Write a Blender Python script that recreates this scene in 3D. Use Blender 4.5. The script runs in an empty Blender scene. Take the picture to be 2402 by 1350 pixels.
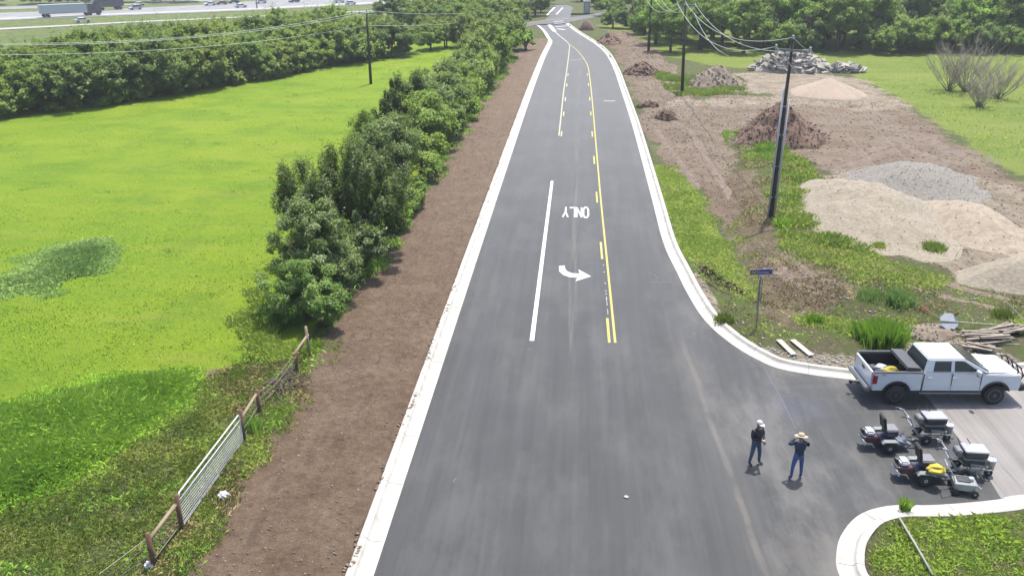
import bpy, bmesh, math, random
import numpy as np
from mathutils import Vector, Matrix, Euler

R = math.radians
C = bpy.context.scene.collection
SC = bpy.context.scene

# ------------------------------------------------------------------ camera
F = 2000.0; YH = -150.0; VX = 1368.0; CH = 17.3
PITCH = math.atan((675 - YH) / F)
YAW = math.atan((VX - 1201) / (F * math.cos(PITCH) + (675 - YH) * math.sin(PITCH)))
cam_d = bpy.data.cameras.new('camera'); cam = bpy.data.objects.new('camera', cam_d); C.objects.link(cam)
cam_d.sensor_width = 36.0; cam_d.lens = 36.0 * F / 2402.0
cam_d.clip_start = 0.5; cam_d.clip_end = 6000
cam.location = (0, 0, CH); cam.rotation_euler = (math.pi / 2 - PITCH, 0, YAW)
SC.camera = cam

# ------------------------------------------------------------------ light
SUN = Vector((0.12, 0.30, 1.0)).normalized()
sl = bpy.data.lights.new('sun', 'SUN'); sl.energy = 3.5; sl.angle = R(0.6); sl.color = (1.0, 0.955, 0.885)
so = bpy.data.objects.new('sun', sl); C.objects.link(so)
so.rotation_euler = SUN.to_track_quat('Z', 'Y').to_euler(); so.location = (20, 60, 80)
w = bpy.data.worlds.new('World'); SC.world = w; w.use_nodes = True
nt = w.node_tree; bg = nt.nodes['Background']
sky = nt.nodes.new('ShaderNodeTexSky'); sky.sky_type = 'NISHITA'; sky.sun_disc = False
sky.sun_elevation = math.asin(SUN.z); sky.sun_rotation = math.atan2(SUN.x, SUN.y)
sky.dust_density = 2.5; sky.air_density = 1.0
nt.links.new(sky.outputs[0], bg.inputs[0]); bg.inputs[1].default_value = 0.15
SC.view_settings.view_transform = 'Standard'; SC.view_settings.look = 'None'
SC.view_settings.exposure = 1.20; SC.view_settings.gamma = 1.0
SC.view_settings.use_curve_mapping = False
SC.render.engine = 'CYCLES'
SC.cycles.max_bounces = 6; SC.cycles.diffuse_bounces = 3; SC.cycles.transparent_max_bounces = 8

# ------------------------------------------------------------------ helpers
def tag(o, label=None, cat=None, group=None, kind=None):
    if label: o['label'] = label
    if cat: o['category'] = cat
    if group: o['group'] = group
    if kind: o['kind'] = kind
    return o

def empty(name, loc=(0, 0, 0), rz=0.0, label=None, cat=None, group=None):
    o = bpy.data.objects.new(name, None); C.objects.link(o)
    o.location = loc; o.rotation_euler = (0, 0, rz); o.empty_display_size = 0.3
    return tag(o, label, cat, group)

class MB:
    """collects faces; build() links them as one mesh object"""
    def __init__(s): s.v = []; s.f = []; s.m = []
    def add(s, vs, fs, mi=0):
        b = len(s.v); s.v += [tuple(q) for q in vs]
        for q in fs: s.f.append([b + i for i in q]); s.m.append(mi)
        return s
    def box(s, c, d, rot=None, mi=0, taper=1.0):
        hx, hy, hz = d[0] / 2, d[1] / 2, d[2] / 2
        vs = [Vector((x * hx * (taper if z > 0 else 1), y * hy * (taper if z > 0 else 1), z * hz)) for z in (-1, 1) for y in (-1, 1) for x in (-1, 1)]
        if rot is not None:
            M = Euler(rot).to_matrix() if not isinstance(rot, Matrix) else rot
            vs = [M @ q for q in vs]
        c = Vector(c)
        return s.add([q + c for q in vs], [(0, 2, 3, 1), (4, 5, 7, 6), (0, 1, 5, 4), (2, 6, 7, 3), (0, 4, 6, 2), (1, 3, 7, 5)], mi)
    def tube(s, pts, r, n=8, mi=0, caps=True):
        pts = [Vector(q) for q in pts]
        rs = r if isinstance(r, (list, tuple)) else [r] * len(pts)
        rings = []
        up = None
        for i, q in enumerate(pts):
            t = (pts[min(i + 1, len(pts) - 1)] - pts[max(i - 1, 0)]).normalized()
            if up is None: up = Vector((0, 0, 1)) if abs(t.z) < 0.9 else Vector((1, 0, 0))
            a = t.cross(up)
            if a.length < 1e-5: a = t.cross(Vector((0, 1, 0)))
            a.normalize(); b = a.cross(t).normalized(); up = b
            rings.append([q + (a * math.cos(2 * math.pi * k / n) + b * math.sin(2 * math.pi * k / n)) * rs[i] for k in range(n)])
        vs = [p for rg in rings for p in rg]; fs = []
        for i in range(len(pts) - 1):
            for k in range(n):
                fs.append((i * n + k, i * n + (k + 1) % n, (i + 1) * n + (k + 1) % n, (i + 1) * n + k))
        if caps:
            fs.append(tuple(range(n))[::-1]); fs.append(tuple((len(pts) - 1) * n + k for k in range(n)))
        return s.add(vs, fs, mi)
    def lathe(s, prof, c=(0, 0, 0), axis='z', n=20, mi=0):
        vs = []; c = Vector(c)
        for r, h in prof:
            for k in range(n):
                a = 2 * math.pi * k / n
                q = (r * math.cos(a), r * math.sin(a), h)
                if axis == 'y': q = (q[0], q[2], q[1])
                if axis == 'x': q = (q[2], q[0], q[1])
                vs.append(c + Vector(q))
        fs = []
        for i in range(len(prof) - 1):
            for k in range(n):
                fs.append((i * n + k, i * n + (k + 1) % n, (i + 1) * n + (k + 1) % n, (i + 1) * n + k))
        fs.append(tuple(range(n))[::-1]); fs.append(tuple((len(prof) - 1) * n + k for k in range(n)))
        return s.add(vs, fs, mi)
    def prism(s, poly, z0, z1, mi=0):
        n = len(poly)
        vs = [(x, y, z0) for x, y in poly] + [(x, y, z1) for x, y in poly]
        fs = [tuple(range(n))[::-1], tuple(range(n, 2 * n))] + [(i, (i + 1) % n, n + (i + 1) % n, n + i) for i in range(n)]
        return s.add(vs, fs, mi)
    def side(s, poly, y0, y1, mi=0):
        """polygon in the XZ plane extruded along Y"""
        n = len(poly)
        vs = [(x, y0, z) for x, z in poly] + [(x, y1, z) for x, z in poly]
        fs = [tuple(range(n)), tuple(range(n, 2 * n))[::-1]] + [(i, n + i, n + (i + 1) % n, (i + 1) % n) for i in range(n)]
        return s.add(vs, fs, mi)
    def build(s, name, mats, parent=None, smooth=False, bevel=0.0, mesh_only=False, angle=35):
        me = bpy.data.meshes.new(name); me.from_pydata(s.v, [], s.f)
        if not isinstance(mats, (list, tuple)): mats = [mats]
        for m_ in mats: me.materials.append(m_)
        for p, mi in zip(me.polygons, s.m): p.material_index = mi
        bm = bmesh.new(); bm.from_mesh(me)
        bmesh.ops.recalc_face_normals(bm, faces=bm.faces)
        if bevel > 0:
            ed = [e for e in bm.edges if len(e.link_faces) == 2 and e.calc_face_angle(0) > R(30)]
            bmesh.ops.bevel(bm, geom=ed, offset=bevel, segments=2, affect='EDGES', clamp_overlap=True)
        bm.to_mesh(me); bm.free()
        if smooth or bevel > 0:
            me.set_sharp_from_angle(angle=R(angle)) if not smooth is True or bevel > 0 else None
            for p in me.polygons: p.use_smooth = True
        if mesh_only: return me
        o = bpy.data.objects.new(name, me); C.objects.link(o)
        if parent is not None: o.parent = parent
        return o

def np_mesh(name, verts, faces, mats, parent=None, smooth=False, link=True, normals=None, quads=True):
    """fast mesh from numpy arrays, faces (n,3) or (n,4)"""
    me = bpy.data.meshes.new(name)
    k = faces.shape[1]
    me.vertices.add(len(verts)); me.vertices.foreach_set('co', np.ascontiguousarray(verts, dtype=np.float32).ravel())
    me.loops.add(faces.size); me.loops.foreach_set('vertex_index', np.ascontiguousarray(faces, dtype=np.int32).ravel())
    me.polygons.add(len(faces)); me.polygons.foreach_set('loop_start', np.arange(0, faces.size, k, dtype=np.int32))
    me.update(calc_edges=True)
    if smooth: me.polygons.foreach_set('use_smooth', np.ones(len(faces), dtype=bool))
    for m_ in (mats if isinstance(mats, (list, tuple)) else [mats]): me.materials.append(m_)
    if not link: return me
    o = bpy.data.objects.new(name, me); C.objects.link(o)
    if parent is not None: o.parent = parent
    return o

def obj(name, me, parent=None, loc=None, rz=None, scale=None):
    o = bpy.data.objects.new(name, me); C.objects.link(o)
    if parent is not None: o.parent = parent
    if loc is not None: o.location = loc
    if rz is not None: o.rotation_euler = (0, 0, rz)
    if scale is not None: o.scale = scale
    return o

# value noise ----------------------------------------------------------------
_rng = np.random.default_rng(7)
_tab = _rng.random((256, 256))
def vnoise(x, y, s=1.0, seed=0):
    x = np.asarray(x, float) * s + seed * 17.31; y = np.asarray(y, float) * s + seed * 9.77
    xi = np.floor(x).astype(int); yi = np.floor(y).astype(int); fx = x - xi; fy = y - yi
    fx = fx * fx * (3 - 2 * fx); fy = fy * fy * (3 - 2 * fy)
    a = _tab[xi & 255, yi & 255]; b = _tab[(xi + 1) & 255, yi & 255]; c = _tab[xi & 255, (yi + 1) & 255]; d = _tab[(xi + 1) & 255, (yi + 1) & 255]
    return (a * (1 - fx) + b * fx) * (1 - fy) + (c * (1 - fx) + d * fx) * fy
def fbm(x, y, s, octv=4, seed=0):
    t = 0; a = 0.5; n = 0
    for i in range(octv):
        t = t + a * vnoise(x, y, s * 2 ** i, seed + i); n += a; a *= 0.5
    return t / n
def sst(a, b, x):
    t = np.clip((np.asarray(x, float) - a) / (b - a), 0, 1); return t * t * (3 - 2 * t)

# rays of the survey: a place on the land seen at a bearing of the photograph ----
_cp, _sp, _cy, _sy = math.cos(PITCH), math.sin(PITCH), math.cos(YAW), math.sin(YAW)
def ray(px, py):
    u = (px - 1201) / F; v = -(py - 675) / F
    d = (u, _cp + v * _sp, -_sp + v * _cp)
    return Vector((d[0] * _cy - d[1] * _sy, d[0] * _sy + d[1] * _cy, d[2]))
def G(px, py, z=0.0):
    d = ray(px, py); t = (z - CH) / d.z
    return Vector((d.x * t, d.y * t, z))
def RY(px, py, y):
    d = ray(px, py); t = y / d.y
    return Vector((d.x * t, y, CH + d.z * t))
def proj(P):
    x, y, z = P[0], P[1], P[2] - CH; xr = x * _cy + y * _sy; yr = -x * _sy + y * _cy
    d = yr * _cp - z * _sp; up = yr * _sp + z * _cp
    return 1201 + F * xr / d, 675 - F * up / d
def G2(pts): return [tuple(G(*q)[:2]) for q in pts]

def sdist(x, y, poly):
    """signed distance to polygon, positive inside"""
    x = np.asarray(x, float); y = np.asarray(y, float)
    best = np.full(x.shape, 1e18); ins = np.zeros(x.shape, bool); n = len(poly)
    for i in range(n):
        ax, ay = poly[i]; bx, by = poly[(i + 1) % n]
        dx, dy = bx - ax, by - ay; L = dx * dx + dy * dy + 1e-12
        t = np.clip(((x - ax) * dx + (y - ay) * dy) / L, 0, 1)
        best = np.minimum(best, (x - ax - t * dx) ** 2 + (y - ay - t * dy) ** 2)
        c = ((ay > y) != (by > y))
        with np.errstate(divide='ignore', invalid='ignore'):
            xi = (bx - ax) * (y - ay) / (by - ay + 1e-12) + ax
        ins ^= c & (x < xi)
    d = np.sqrt(best); return np.where(ins, d, -d)

def smooth_line(pts, n=8):
    """Catmull-Rom through points"""
    P = [Vector(p) for p in pts]; out = []
    for i in range(len(P) - 1):
        p0 = P[max(i - 1, 0)]; p1 = P[i]; p2 = P[i + 1]; p3 = P[min(i + 2, len(P) - 1)]
        for k in range(n):
            t = k / n
            out.append(0.5 * ((2 * p1) + (p2 - p0) * t + (2 * p0 - 5 * p1 + 4 * p2 - p3) * t * t + (3 * p1 - p0 - 3 * p2 + p3) * t ** 3))
    out.append(P[-1]); return out

# ------------------------------------------------------------------ materials
MAT = {}
def new_mat(name):
    m_ = bpy.data.materials.new(name); m_.use_nodes = True; MAT[name] = m_
    return m_, m_.node_tree, m_.node_tree.nodes['Principled BSDF']
def N(nt_, typ, **kw):
    n = nt_.nodes.new(typ)
    for k, v_ in kw.items():
        if k in n.inputs.keys(): n.inputs[k].default_value = v_
        else: setattr(n, k, v_)
    return n
KS = 0.575
def ramp(nt_, src, stops, k=None):
    k = KS if k is None else k; stops = [(p, tuple(q * k for q in c)) for p, c in stops]
    r = nt_.nodes.new('ShaderNodeValToRGB'); els = r.color_ramp.elements
    while len(els) > 1: els.remove(els[-1])
    els[0].position = stops[0][0]; els[0].color = (*stops[0][1], 1)
    for p, c in stops[1:]:
        e = els.new(p); e.color = (*c, 1)
    nt_.links.new(src, r.inputs[0]); return r.outputs[0]
def noise_node(nt_, scale, detail=4, rough=0.6, vec=None, stretch=None):
    n = N(nt_, 'ShaderNodeTexNoise'); n.inputs['Scale'].default_value = scale; n.inputs['Detail'].default_value = detail; n.inputs['Roughness'].default_value = rough
    if vec is None:
        tc = N(nt_, 'ShaderNodeNewGeometry'); vec = tc.outputs['Position']
    if stretch:
        mp = N(nt_, 'ShaderNodeMapping'); mp.inputs['Scale'].default_value = stretch; nt_.links.new(vec, mp.inputs[0]); vec = mp.outputs[0]
    nt_.links.new(vec, n.inputs['Vector']); return n
def mixc(nt_, fac, a, b, mode='MIX', k=None):
    k = KS if k is None else k
    if isinstance(a, tuple): a = tuple(q * k for q in a)
    if isinstance(b, tuple): b = tuple(q * k for q in b)
    m_ = nt_.nodes.new('ShaderNodeMix'); m_.data_type = 'RGBA'; m_.blend_type = mode
    for s_, v_ in ((0, fac), (6, a), (7, b)):
        if hasattr(v_, 'links') or hasattr(v_, 'node'): nt_.links.new(v_, m_.inputs[s_])
        else: m_.inputs[s_].default_value = v_ if s_ == 0 else (*v_, 1)
    return m_.outputs[2]
def math_n(nt_, op, a, b=None, c=None, clamp=False):
    m_ = nt_.nodes.new('ShaderNodeMath'); m_.operation = op; m_.use_clamp = clamp
    for i, v_ in enumerate((a, b, c)):
        if v_ is None: continue
        if hasattr(v_, 'node'): nt_.links.new(v_, m_.inputs[i])
        else: m_.inputs[i].default_value = v_
    return m_.outputs[0]
def sstep(nt_, x, a, b):
    m_ = nt_.nodes.new('ShaderNodeMapRange'); m_.interpolation_type = 'SMOOTHSTEP'
    nt_.links.new(x, m_.inputs[0]); m_.inputs[1].default_value = a; m_.inputs[2].default_value = b
    return m_.outputs[0]
def bump(nt_, bs, h, dist=0.02, strength=1.0):
    b = nt_.nodes.new('ShaderNodeBump'); b.inputs['Distance'].default_value = dist; b.inputs['Strength'].default_value = strength
    nt_.links.new(h, b.inputs['Height']); nt_.links.new(b.outputs[0], bs.inputs['Normal'])

def plain(name, col, rough=0.6, metal=0.0, var=0.15, scale=6.0, coat=0.0, bmp=0.0, spec=0.5):
    m_, t, bs = new_mat(name)
    n = noise_node(t, scale, 5, 0.65)
    d = tuple(c * (1 - var) for c in col); l = tuple(min(1, c * (1 + var)) for c in col)
    t.links.new(ramp(t, n.outputs[0], [(0.3, d), (0.7, l)]), bs.inputs['Base Color'])
    bs.inputs['Roughness'].default_value = rough; bs.inputs['Metallic'].default_value = metal
    bs.inputs['Coat Weight'].default_value = coat; bs.inputs['Specular IOR Level'].default_value = spec
    if bmp: bump(t, bs, n.outputs[0], bmp)
    return m_
# ------------------------------------------------------------------ road lines
left_in = [(-5.6, 6), (-5.6, 20), (-5.6, 60), (-5.55, 100), (-5.3, 135)] + G2([(1295, 100), (1291, 90), (1279, 72), (1262, 57)])
right_main = [(5.45, 38.2), (5.45, 60), (5.4, 85)] + G2([(1453, 200), (1441, 165), (1422, 128), (1395, 103), (1350, 74), (1324, 54)])
def tr(pts, n=8): return [tuple(p[:2]) for p in smooth_line([(a, b, 0) for a, b in pts], n)]
corner = [(60.0, 42.5), (32, 37.5), (20.5, 34.2), (16.0, 32.9), (12.6, 32.75)] + G2([(1935, 886), (1850, 868), (1770, 838), (1700, 793), (1650, 750), (1622, 700), (1598, 655)]) + [(5.55, 45.2)]
right_in = tr([(60.0, 42.5), (32, 37.5), (20.5, 34.2), (16.0, 32.9), (12.6, 32.75)] + G2([(1850, 868), (1770, 838), (1700, 793), (1650, 745), (1615, 690), (1590, 640)]) + [(5.45, 50), (5.45, 60), (5.4, 85)] + G2([(1453, 200), (1441, 165), (1422, 128), (1395, 103), (1350, 74), (1324, 54)]), 7)
left_in_s = tr(left_in, 8)
island_in = tr([(60, 31.0), (30, 27.4), (20, 25.9)] + G2([(2400, 1160), (2340, 1172), (2200, 1184), (2090, 1186), (2020, 1206), (1978, 1250), (1964, 1300), (1972, 1350)]) + [(8.3, 19.2), (8.0, 16.5), (7.6, 6)], 7)

# flat union used by the terrain: main carriageway + side street
ROADPOLY = [(-5.6, 4)] + left_in_s + right_in[::-1] + island_in + [(7.6, 4)]

def rib(line, side=1):
    """normals of a polyline"""
    out = []
    for i in range(len(line)):
        a = Vector(line[max(i - 1, 0)]); b = Vector(line[min(i + 1, len(line) - 1)])
        t = (b - a).normalized(); out.append(Vector((-t.y, t.x)) * side)
    return out
def sweep(name, line, prof, side, mats, closed_prof=False, hfun=None, jitter=0):
    nr = rib(line, side); vs = []; fs = []; k = len(prof)
    for p, n_ in zip(line, nr):
        for o_, z in prof:
            q = Vector(p) + n_ * o_; vs.append((q.x, q.y, z))
    for i in range(len(line) - 1):
        for j in range(k - 1):
            fs.append((i * k + j, i * k + j + 1, (i + 1) * k + j + 1, (i + 1) * k + j))
    mb = MB(); mb.add(vs, fs); return mb.build(name, mats)

# asphalt ---------------------------------------------------------------------
def asphalt(name, base, dusty=True):
    m_, t, bs = new_mat(name)
    g = N(t, 'ShaderNodeNewGeometry'); pos = g.outputs['Position']
    fine = noise_node(t, 60, 3, 0.7, pos)
    streak = noise_node(t, 1.0, 5, 0.62, pos, (1.7, 0.045, 1))
    streak2 = noise_node(t, 1.0, 4, 0.6, pos, (5.5, 0.13, 1))
    blot = noise_node(t, 0.22, 5, 0.6, pos)
    sx = N(t, 'ShaderNodeSeparateXYZ'); t.links.new(pos, sx.inputs[0])
    v = math_n(t, 'ADD', math_n(t, 'MULTIPLY', streak.outputs[0], 0.5), math_n(t, 'MULTIPLY', blot.outputs[0], 0.3))
    v = math_n(t, 'ADD', v, math_n(t, 'MULTIPLY', streak2.outputs[0], 0.2))
    d = tuple(c * 0.66 for c in base); l = tuple(c * 1.38 for c in base)
    col = ramp(t, v, [(0.36, d), (0.52, base), (0.66, l)])
    col = mixc(t, 0.5, col, ramp(t, fine.outputs[0], [(0.3, (0.32,) * 3), (0.7, (0.72,) * 3)], k=1), 'OVERLAY')
    # wheel paths polished slightly darker, centre of each lane lighter
    if dusty:
        # tan dust trodden along the joint between the main road and the side street mouth
        cx = math_n(t, 'ADD', 5.05, math_n(t, 'MULTIPLY', math_n(t, 'SUBTRACT', 38.0, sx.outputs[1]), 0.048))
        wob = math_n(t, 'MULTIPLY', math_n(t, 'SUBTRACT', blot.outputs[0], 0.5), 0.5)
        dd = math_n(t, 'ABSOLUTE', math_n(t, 'SUBTRACT', math_n(t, 'SUBTRACT', sx.outputs[0], cx), wob))
        near = sstep(t, sx.outputs[1], 37.5, 34.0)
        wide = math_n(t, 'MAXIMUM', sstep(t, dd, 0.22, 0.03), math_n(t, 'MULTIPLY', sstep(t, dd, 0.9, 0.1), 0.28))
        pat = noise_node(t, 0.9, 5, 0.7, pos, (1, 0.5, 1))
        f_ = math_n(t, 'MULTIPLY', math_n(t, 'MULTIPLY', wide, near), sstep(t, pat.outputs[0], 0.22, 0.60))
        # wider stain by the island
        ex = N(t, 'ShaderNodeVectorMath', operation='DISTANCE'); t.links.new(pos, ex.inputs[0]); ex.inputs[1].default_value = (7.6, 21.4, 0)
        st = math_n(t, 'MULTIPLY', sstep(t, ex.outputs['Value'], 3.2, 0.8), sstep(t, pat.outputs[0], 0.4, 0.6))
        f_ = math_n(t, 'MAXIMUM', f_, math_n(t, 'MULTIPLY', st, 0.55))
        patch = noise_node(t, 1.0, 6, 0.68, pos, (0.45, 0.16, 1)); pz_ = math_n(t, 'ADD', 0.35, math_n(t, 'MULTIPLY', sstep(t, sx.outputs[0], 4.5, 7.0), 0.65))
        col = mixc(t, math_n(t, 'MULTIPLY', math_n(t, 'MULTIPLY', sstep(t, patch.outputs[0], 0.44, 0.66), pz_), 0.78), col, (0.150, 0.142, 0.134))
        col = mixc(t, math_n(t, 'MULTIPLY', f_, 0.5), col, (0.20, 0.175, 0.15))
        # scuffed turning arcs on the side street mouth
        dc = N(t, 'ShaderNodeVectorMath', operation='DISTANCE'); t.links.new(pos, dc.inputs[0]); dc.inputs[1].default_value = (13.5, 14.0, 0)
        arc = noise_node(t, 1.0, 4, 0.7, None)
        cmb = N(t, 'ShaderNodeCombineXYZ'); t.links.new(math_n(t, 'MULTIPLY', dc.outputs['Value'], 2.2), cmb.inputs[0]); t.links.new(math_n(t, 'MULTIPLY', sx.outputs[0], 0.12), cmb.inputs[1])
        t.links.new(cmb.outputs[0], arc.inputs['Vector'])
        am = math_n(t, 'MULTIPLY', sstep(t, sx.outputs[0], 5.6, 7.5), sstep(t, sx.outputs[1], 36, 32))
        col = mixc(t, math_n(t, 'MULTIPLY', math_n(t, 'MULTIPLY', am, 0.35), sstep(t, arc.outputs[0], 0.45, 0.75)), col, tuple(c * 1.8 for c in base))
        # blue chalk haze by the crew
        bd = N(t, 'ShaderNodeVectorMath', operation='DISTANCE'); t.links.new(pos, bd.inputs[0]); bd.inputs[1].default_value = (9.0, 30.2, 0)
        col = mixc(t, math_n(t, 'MULTIPLY', math_n(t, 'MULTIPLY', sstep(t, bd.outputs['Value'], 1.6, 0.2), 0.18), pat.outputs[0]), col, (0.13, 0.15, 0.33))
        # light dusting down the middle lane where the layout was marked
        dm = math_n(t, 'ABSOLUTE', math_n(t, 'ADD', sx.outputs[0], math_n(t, 'MULTIPLY', math_n(t, 'SUBTRACT', streak.outputs[0], 0.5), 0.8)))
        mm = math_n(t, 'MULTIPLY', sstep(t, dm, 0.35, 0.0), sstep(t, streak2.outputs[0], 0.42, 0.6))
        mm = math_n(t, 'MULTIPLY', mm, sstep(t, sx.outputs[1], 30, 38))
        col = mixc(t, math_n(t, 'MULTIPLY', mm, 0.4), col, (0.2, 0.185, 0.16))
        # asphalt blends to a paler grey towards the far end of the road
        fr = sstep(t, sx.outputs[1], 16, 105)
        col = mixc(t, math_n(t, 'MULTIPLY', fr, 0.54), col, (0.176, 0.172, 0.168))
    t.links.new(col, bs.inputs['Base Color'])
    bs.inputs['Roughness'].default_value = 0.72; bs.inputs['Specular IOR Level'].default_value = 0.35
    bump(t, bs, fine.outputs[0], 0.006)
    return m_
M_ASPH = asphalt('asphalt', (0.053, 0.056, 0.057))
M_OLD = asphalt('old_pavement', (0.275, 0.255, 0.24), dusty=False)

def concrete(name, base, grime=0.25):
    m_, t, bs = new_mat(name)
    a = noise_node(t, 1.3, 6, 0.65); b = noise_node(t, 25, 3, 0.6)
    col = ramp(t, a.outputs[0], [(0.3, tuple(c * (1 - grime) * k for c, k in zip(base, (1, .97, .9)))), (0.55, base), (0.75, tuple(min(.85, c * 1.12) for c in base))])
    t.links.new(mixc(t, 0.2, col, b.outputs[1], 'SOFT_LIGHT'), bs.inputs['Base Color'])
    bs.inputs['Roughness'].default_value = 0.85; bump(t, bs, b.outputs[0], 0.004)
    return m_
M_KERB = concrete('new_concrete', (0.56, 0.535, 0.485), 0.25)
M_STONE = concrete('rubble_stone', (0.42, 0.40, 0.37), 0.3)

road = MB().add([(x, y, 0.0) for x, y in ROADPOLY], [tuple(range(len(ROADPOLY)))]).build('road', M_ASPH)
# triangulate the large outline cleanly
_bm = bmesh.new(); _bm.from_mesh(road.data); bmesh.ops.triangulate(_bm, faces=_bm.faces, ngon_method='EAR_CLIP'); _bm.to_mesh(road.data); _bm.free()
if road.data.polygons[0].normal.z < 0: road.data.flip_normals()
tag(road, 'fresh dark asphalt carriageway with a side street mouth', kind='structure')

oldp = [(14.45, 31.6), G2([(2190, 950)])[0], G2([(2258, 1040)])[0], G2([(2312, 1110)])[0], G2([(2348, 1168)])[0], (16, 25.2), (20, 25.9), (30, 27.4), (60, 31), (60, 42.5), (32, 37.5), (20.5, 34.2), (16.0, 32.9), (14.2, 32.8)]
pv = MB().add([(x, y, 0.004) for x, y in oldp], [tuple(range(len(oldp)))]).build('old_pavement', M_OLD)
_bm = bmesh.new(); _bm.from_mesh(pv.data); bmesh.ops.triangulate(_bm, faces=_bm.faces, ngon_method='EAR_CLIP'); _bm.to_mesh(pv.data); _bm.free()
tag(pv, 'older pale pavement of the side street beyond a ragged joint', kind='structure')

KP = [(-0.03, 0.0), (0.0, 0.012), (0.42, 0.02), (0.47, 0.06), (0.53, 0.145), (0.56, 0.155), (0.72, 0.155), (0.75, 0.14), (0.76, -0.35)]
kl = sweep('kerb', left_in_s, KP, 1, M_KERB); tag(kl, 'white concrete kerb and gutter along the left of the road', kind='structure')
kr = sweep('kerb', right_in, KP, -1, M_KERB); tag(kr, 'white concrete kerb sweeping round the corner into the side street', kind='structure')
ki = sweep('kerb', island_in, KP, 1, M_KERB); tag(ki, 'white concrete kerb round the weedy corner at lower right', kind='structure')

# ------------------------------------------------------------------ terrain
def farland(x, y):
    d = 0.9 * y - 0.45 * x
    return -7.5 * sst(150, 265, d) * sst(-12, -70, x)
RP2 = ROADPOLY[::3]
if RP2[-1] != ROADPOLY[-1]: RP2 = RP2 + [ROADPOLY[-1]]
def road_sd(x, y):
    x = np.asarray(x, float); y = np.asarray(y, float); out = np.full(x.shape, -50.0); m = (x > -26) & (x < 66) & (y > 0) & (y < 215)
    if m.any(): out[m] = sdist(x[m], y[m], RP2)
    return out
ditch = G2([(1690, 260), (1705, 400), (1715, 520), (1760, 640), (1850, 700), (2000, 740), (2200, 790)])
pit = G2([(1640, 620), (1668, 632), (1735, 672), (1758, 690), (1745, 698), (1700, 690), (1668, 672), (1640, 645)])
def line_d(x, y, pts):
    best = np.full(np.shape(x), 1e18)
    for (ax, ay), (bx, by) in zip(pts[:-1], pts[1:]):
        dx, dy = bx - ax, by - ay; L = dx * dx + dy * dy
        t = np.clip(((x - ax) * dx + (y - ay) * dy) / L, 0, 1)
        best = np.minimum(best, np.hypot(x - ax - t * dx, y - ay - t * dy))
    return best
Z = {}
Z['verge'] = G2([(380, 1420), (500, 1230), (560, 1120), (640, 1000), (690, 900), (740, 830), (790, 760), (860, 660), (960, 530), (1000, 440), (1080, 320), (1150, 210), (1210, 130), (1245, 92), (1290, 92)]) + [(-5.6, 135), (-5.6, 10), (-10, 10)]
Z['weedL'] = G2([(-700, 1700), (-200, 1260), (0, 1215), (200, 1110), (390, 960), (480, 885), (560, 850), (650, 830), (700, 815), (745, 830), (690, 900), (640, 1000), (560, 1120), (500, 1230), (380, 1450)])
Z['tanL'] = G2([(500, 870), (640, 850), (720, 880), (690, 940), (610, 1010), (560, 1150), (480, 1270), (420, 1330), (330, 1420), (420, 1250), (520, 1110), (560, 1000), (520, 930)])
Z['lime_r'] = G2([(1535, 390), (1580, 400), (1640, 450), (1690, 540), (1735, 620), (1765, 690), (1745, 700), (1700, 680), (1640, 620), (1600, 610), (1560, 500)])
Z['trench'] = G2([(1425, 75), (1470, 75), (1520, 105), (1560, 140), (1590, 165), (1640, 235), (1690, 262), (1700, 310), (1740, 400), (1760, 470), (1740, 560), (1700, 560), (1650, 470), (1590, 400), (1545, 380), (1510, 300), (1490, 240), (1475, 190), (1440, 120)])
Z['lot'] = G2([(1640, 240), (1700, 225), (1960, 235), (2110, 248), (2170, 290), (2240, 340), (2340, 400), (2402, 440), (2500, 480), (2520, 700), (2402, 700), (2250, 640), (2000, 580), (1940, 540), (1920, 450), (1935, 390), (1840, 360), (1720, 330), (1690, 290)])
Z['cream'] = G2([(1920, 425), (1960, 395), (2100, 385), (2350, 430), (2410, 470), (2600, 540), (2600, 760), (2402, 690), (2240, 645), (2180, 610), (2020, 585), (1960, 530), (1930, 480)])
Z['track'] = G2([(1560, 240), (1620, 234), (1760, 232), (1830, 226), (1700, 215), (1720, 172), (1800, 170), (1900, 172), (2010, 185), (2060, 215), (2130, 250), (2140, 260), (2030, 262), (1900, 250), (1700, 254), (1580, 250)])
Z['fieldR'] = G2([(1990, 176), (2060, 205), (2130, 245), (2200, 295), (2330, 385), (2402, 425), (2700, 560), (3600, 560), (3600, 60), (1400, 60), (1480, 90), (1560, 135), (1640, 150), (1760, 165)])
Z['mulch'] = G2([(1760, 560), (1860, 590), (1960, 640), (1990, 700), (1930, 730), (1850, 720), (1800, 680), (1770, 620)])
Z['tanR'] = G2([(1690, 400), (1785, 395), (1800, 500), (1850, 600), (1900, 700), (1850, 780), (1780, 740), (1770, 640), (1720, 560)])
Z['gravelcorner'] = G2([(1600, 648), (1632, 645), (1660, 680), (1688, 740), (1705, 790), (1830, 850), (1990, 868), (1990, 850), (1860, 838), (1780, 812), (1720, 790), (1722, 800), (1900, 875), (1800, 860), (1690, 800), (1640, 740)])
Z['sandkerb'] = G2([(1770, 822), (1850, 826), (1900, 822), (1990, 842), (2100, 830), (2160, 790), (2260, 780), (2402, 850), (2402, 880), (1990, 880), (1880, 868)])
Z['islandbare'] = G2([(2050, 1230), (2100, 1240), (2120, 1300), (2080, 1350), (2060, 1400), (2030, 1340), (2025, 1270)])
ROUGHDIRT = ('verge', 'trench', 'lot')

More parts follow.
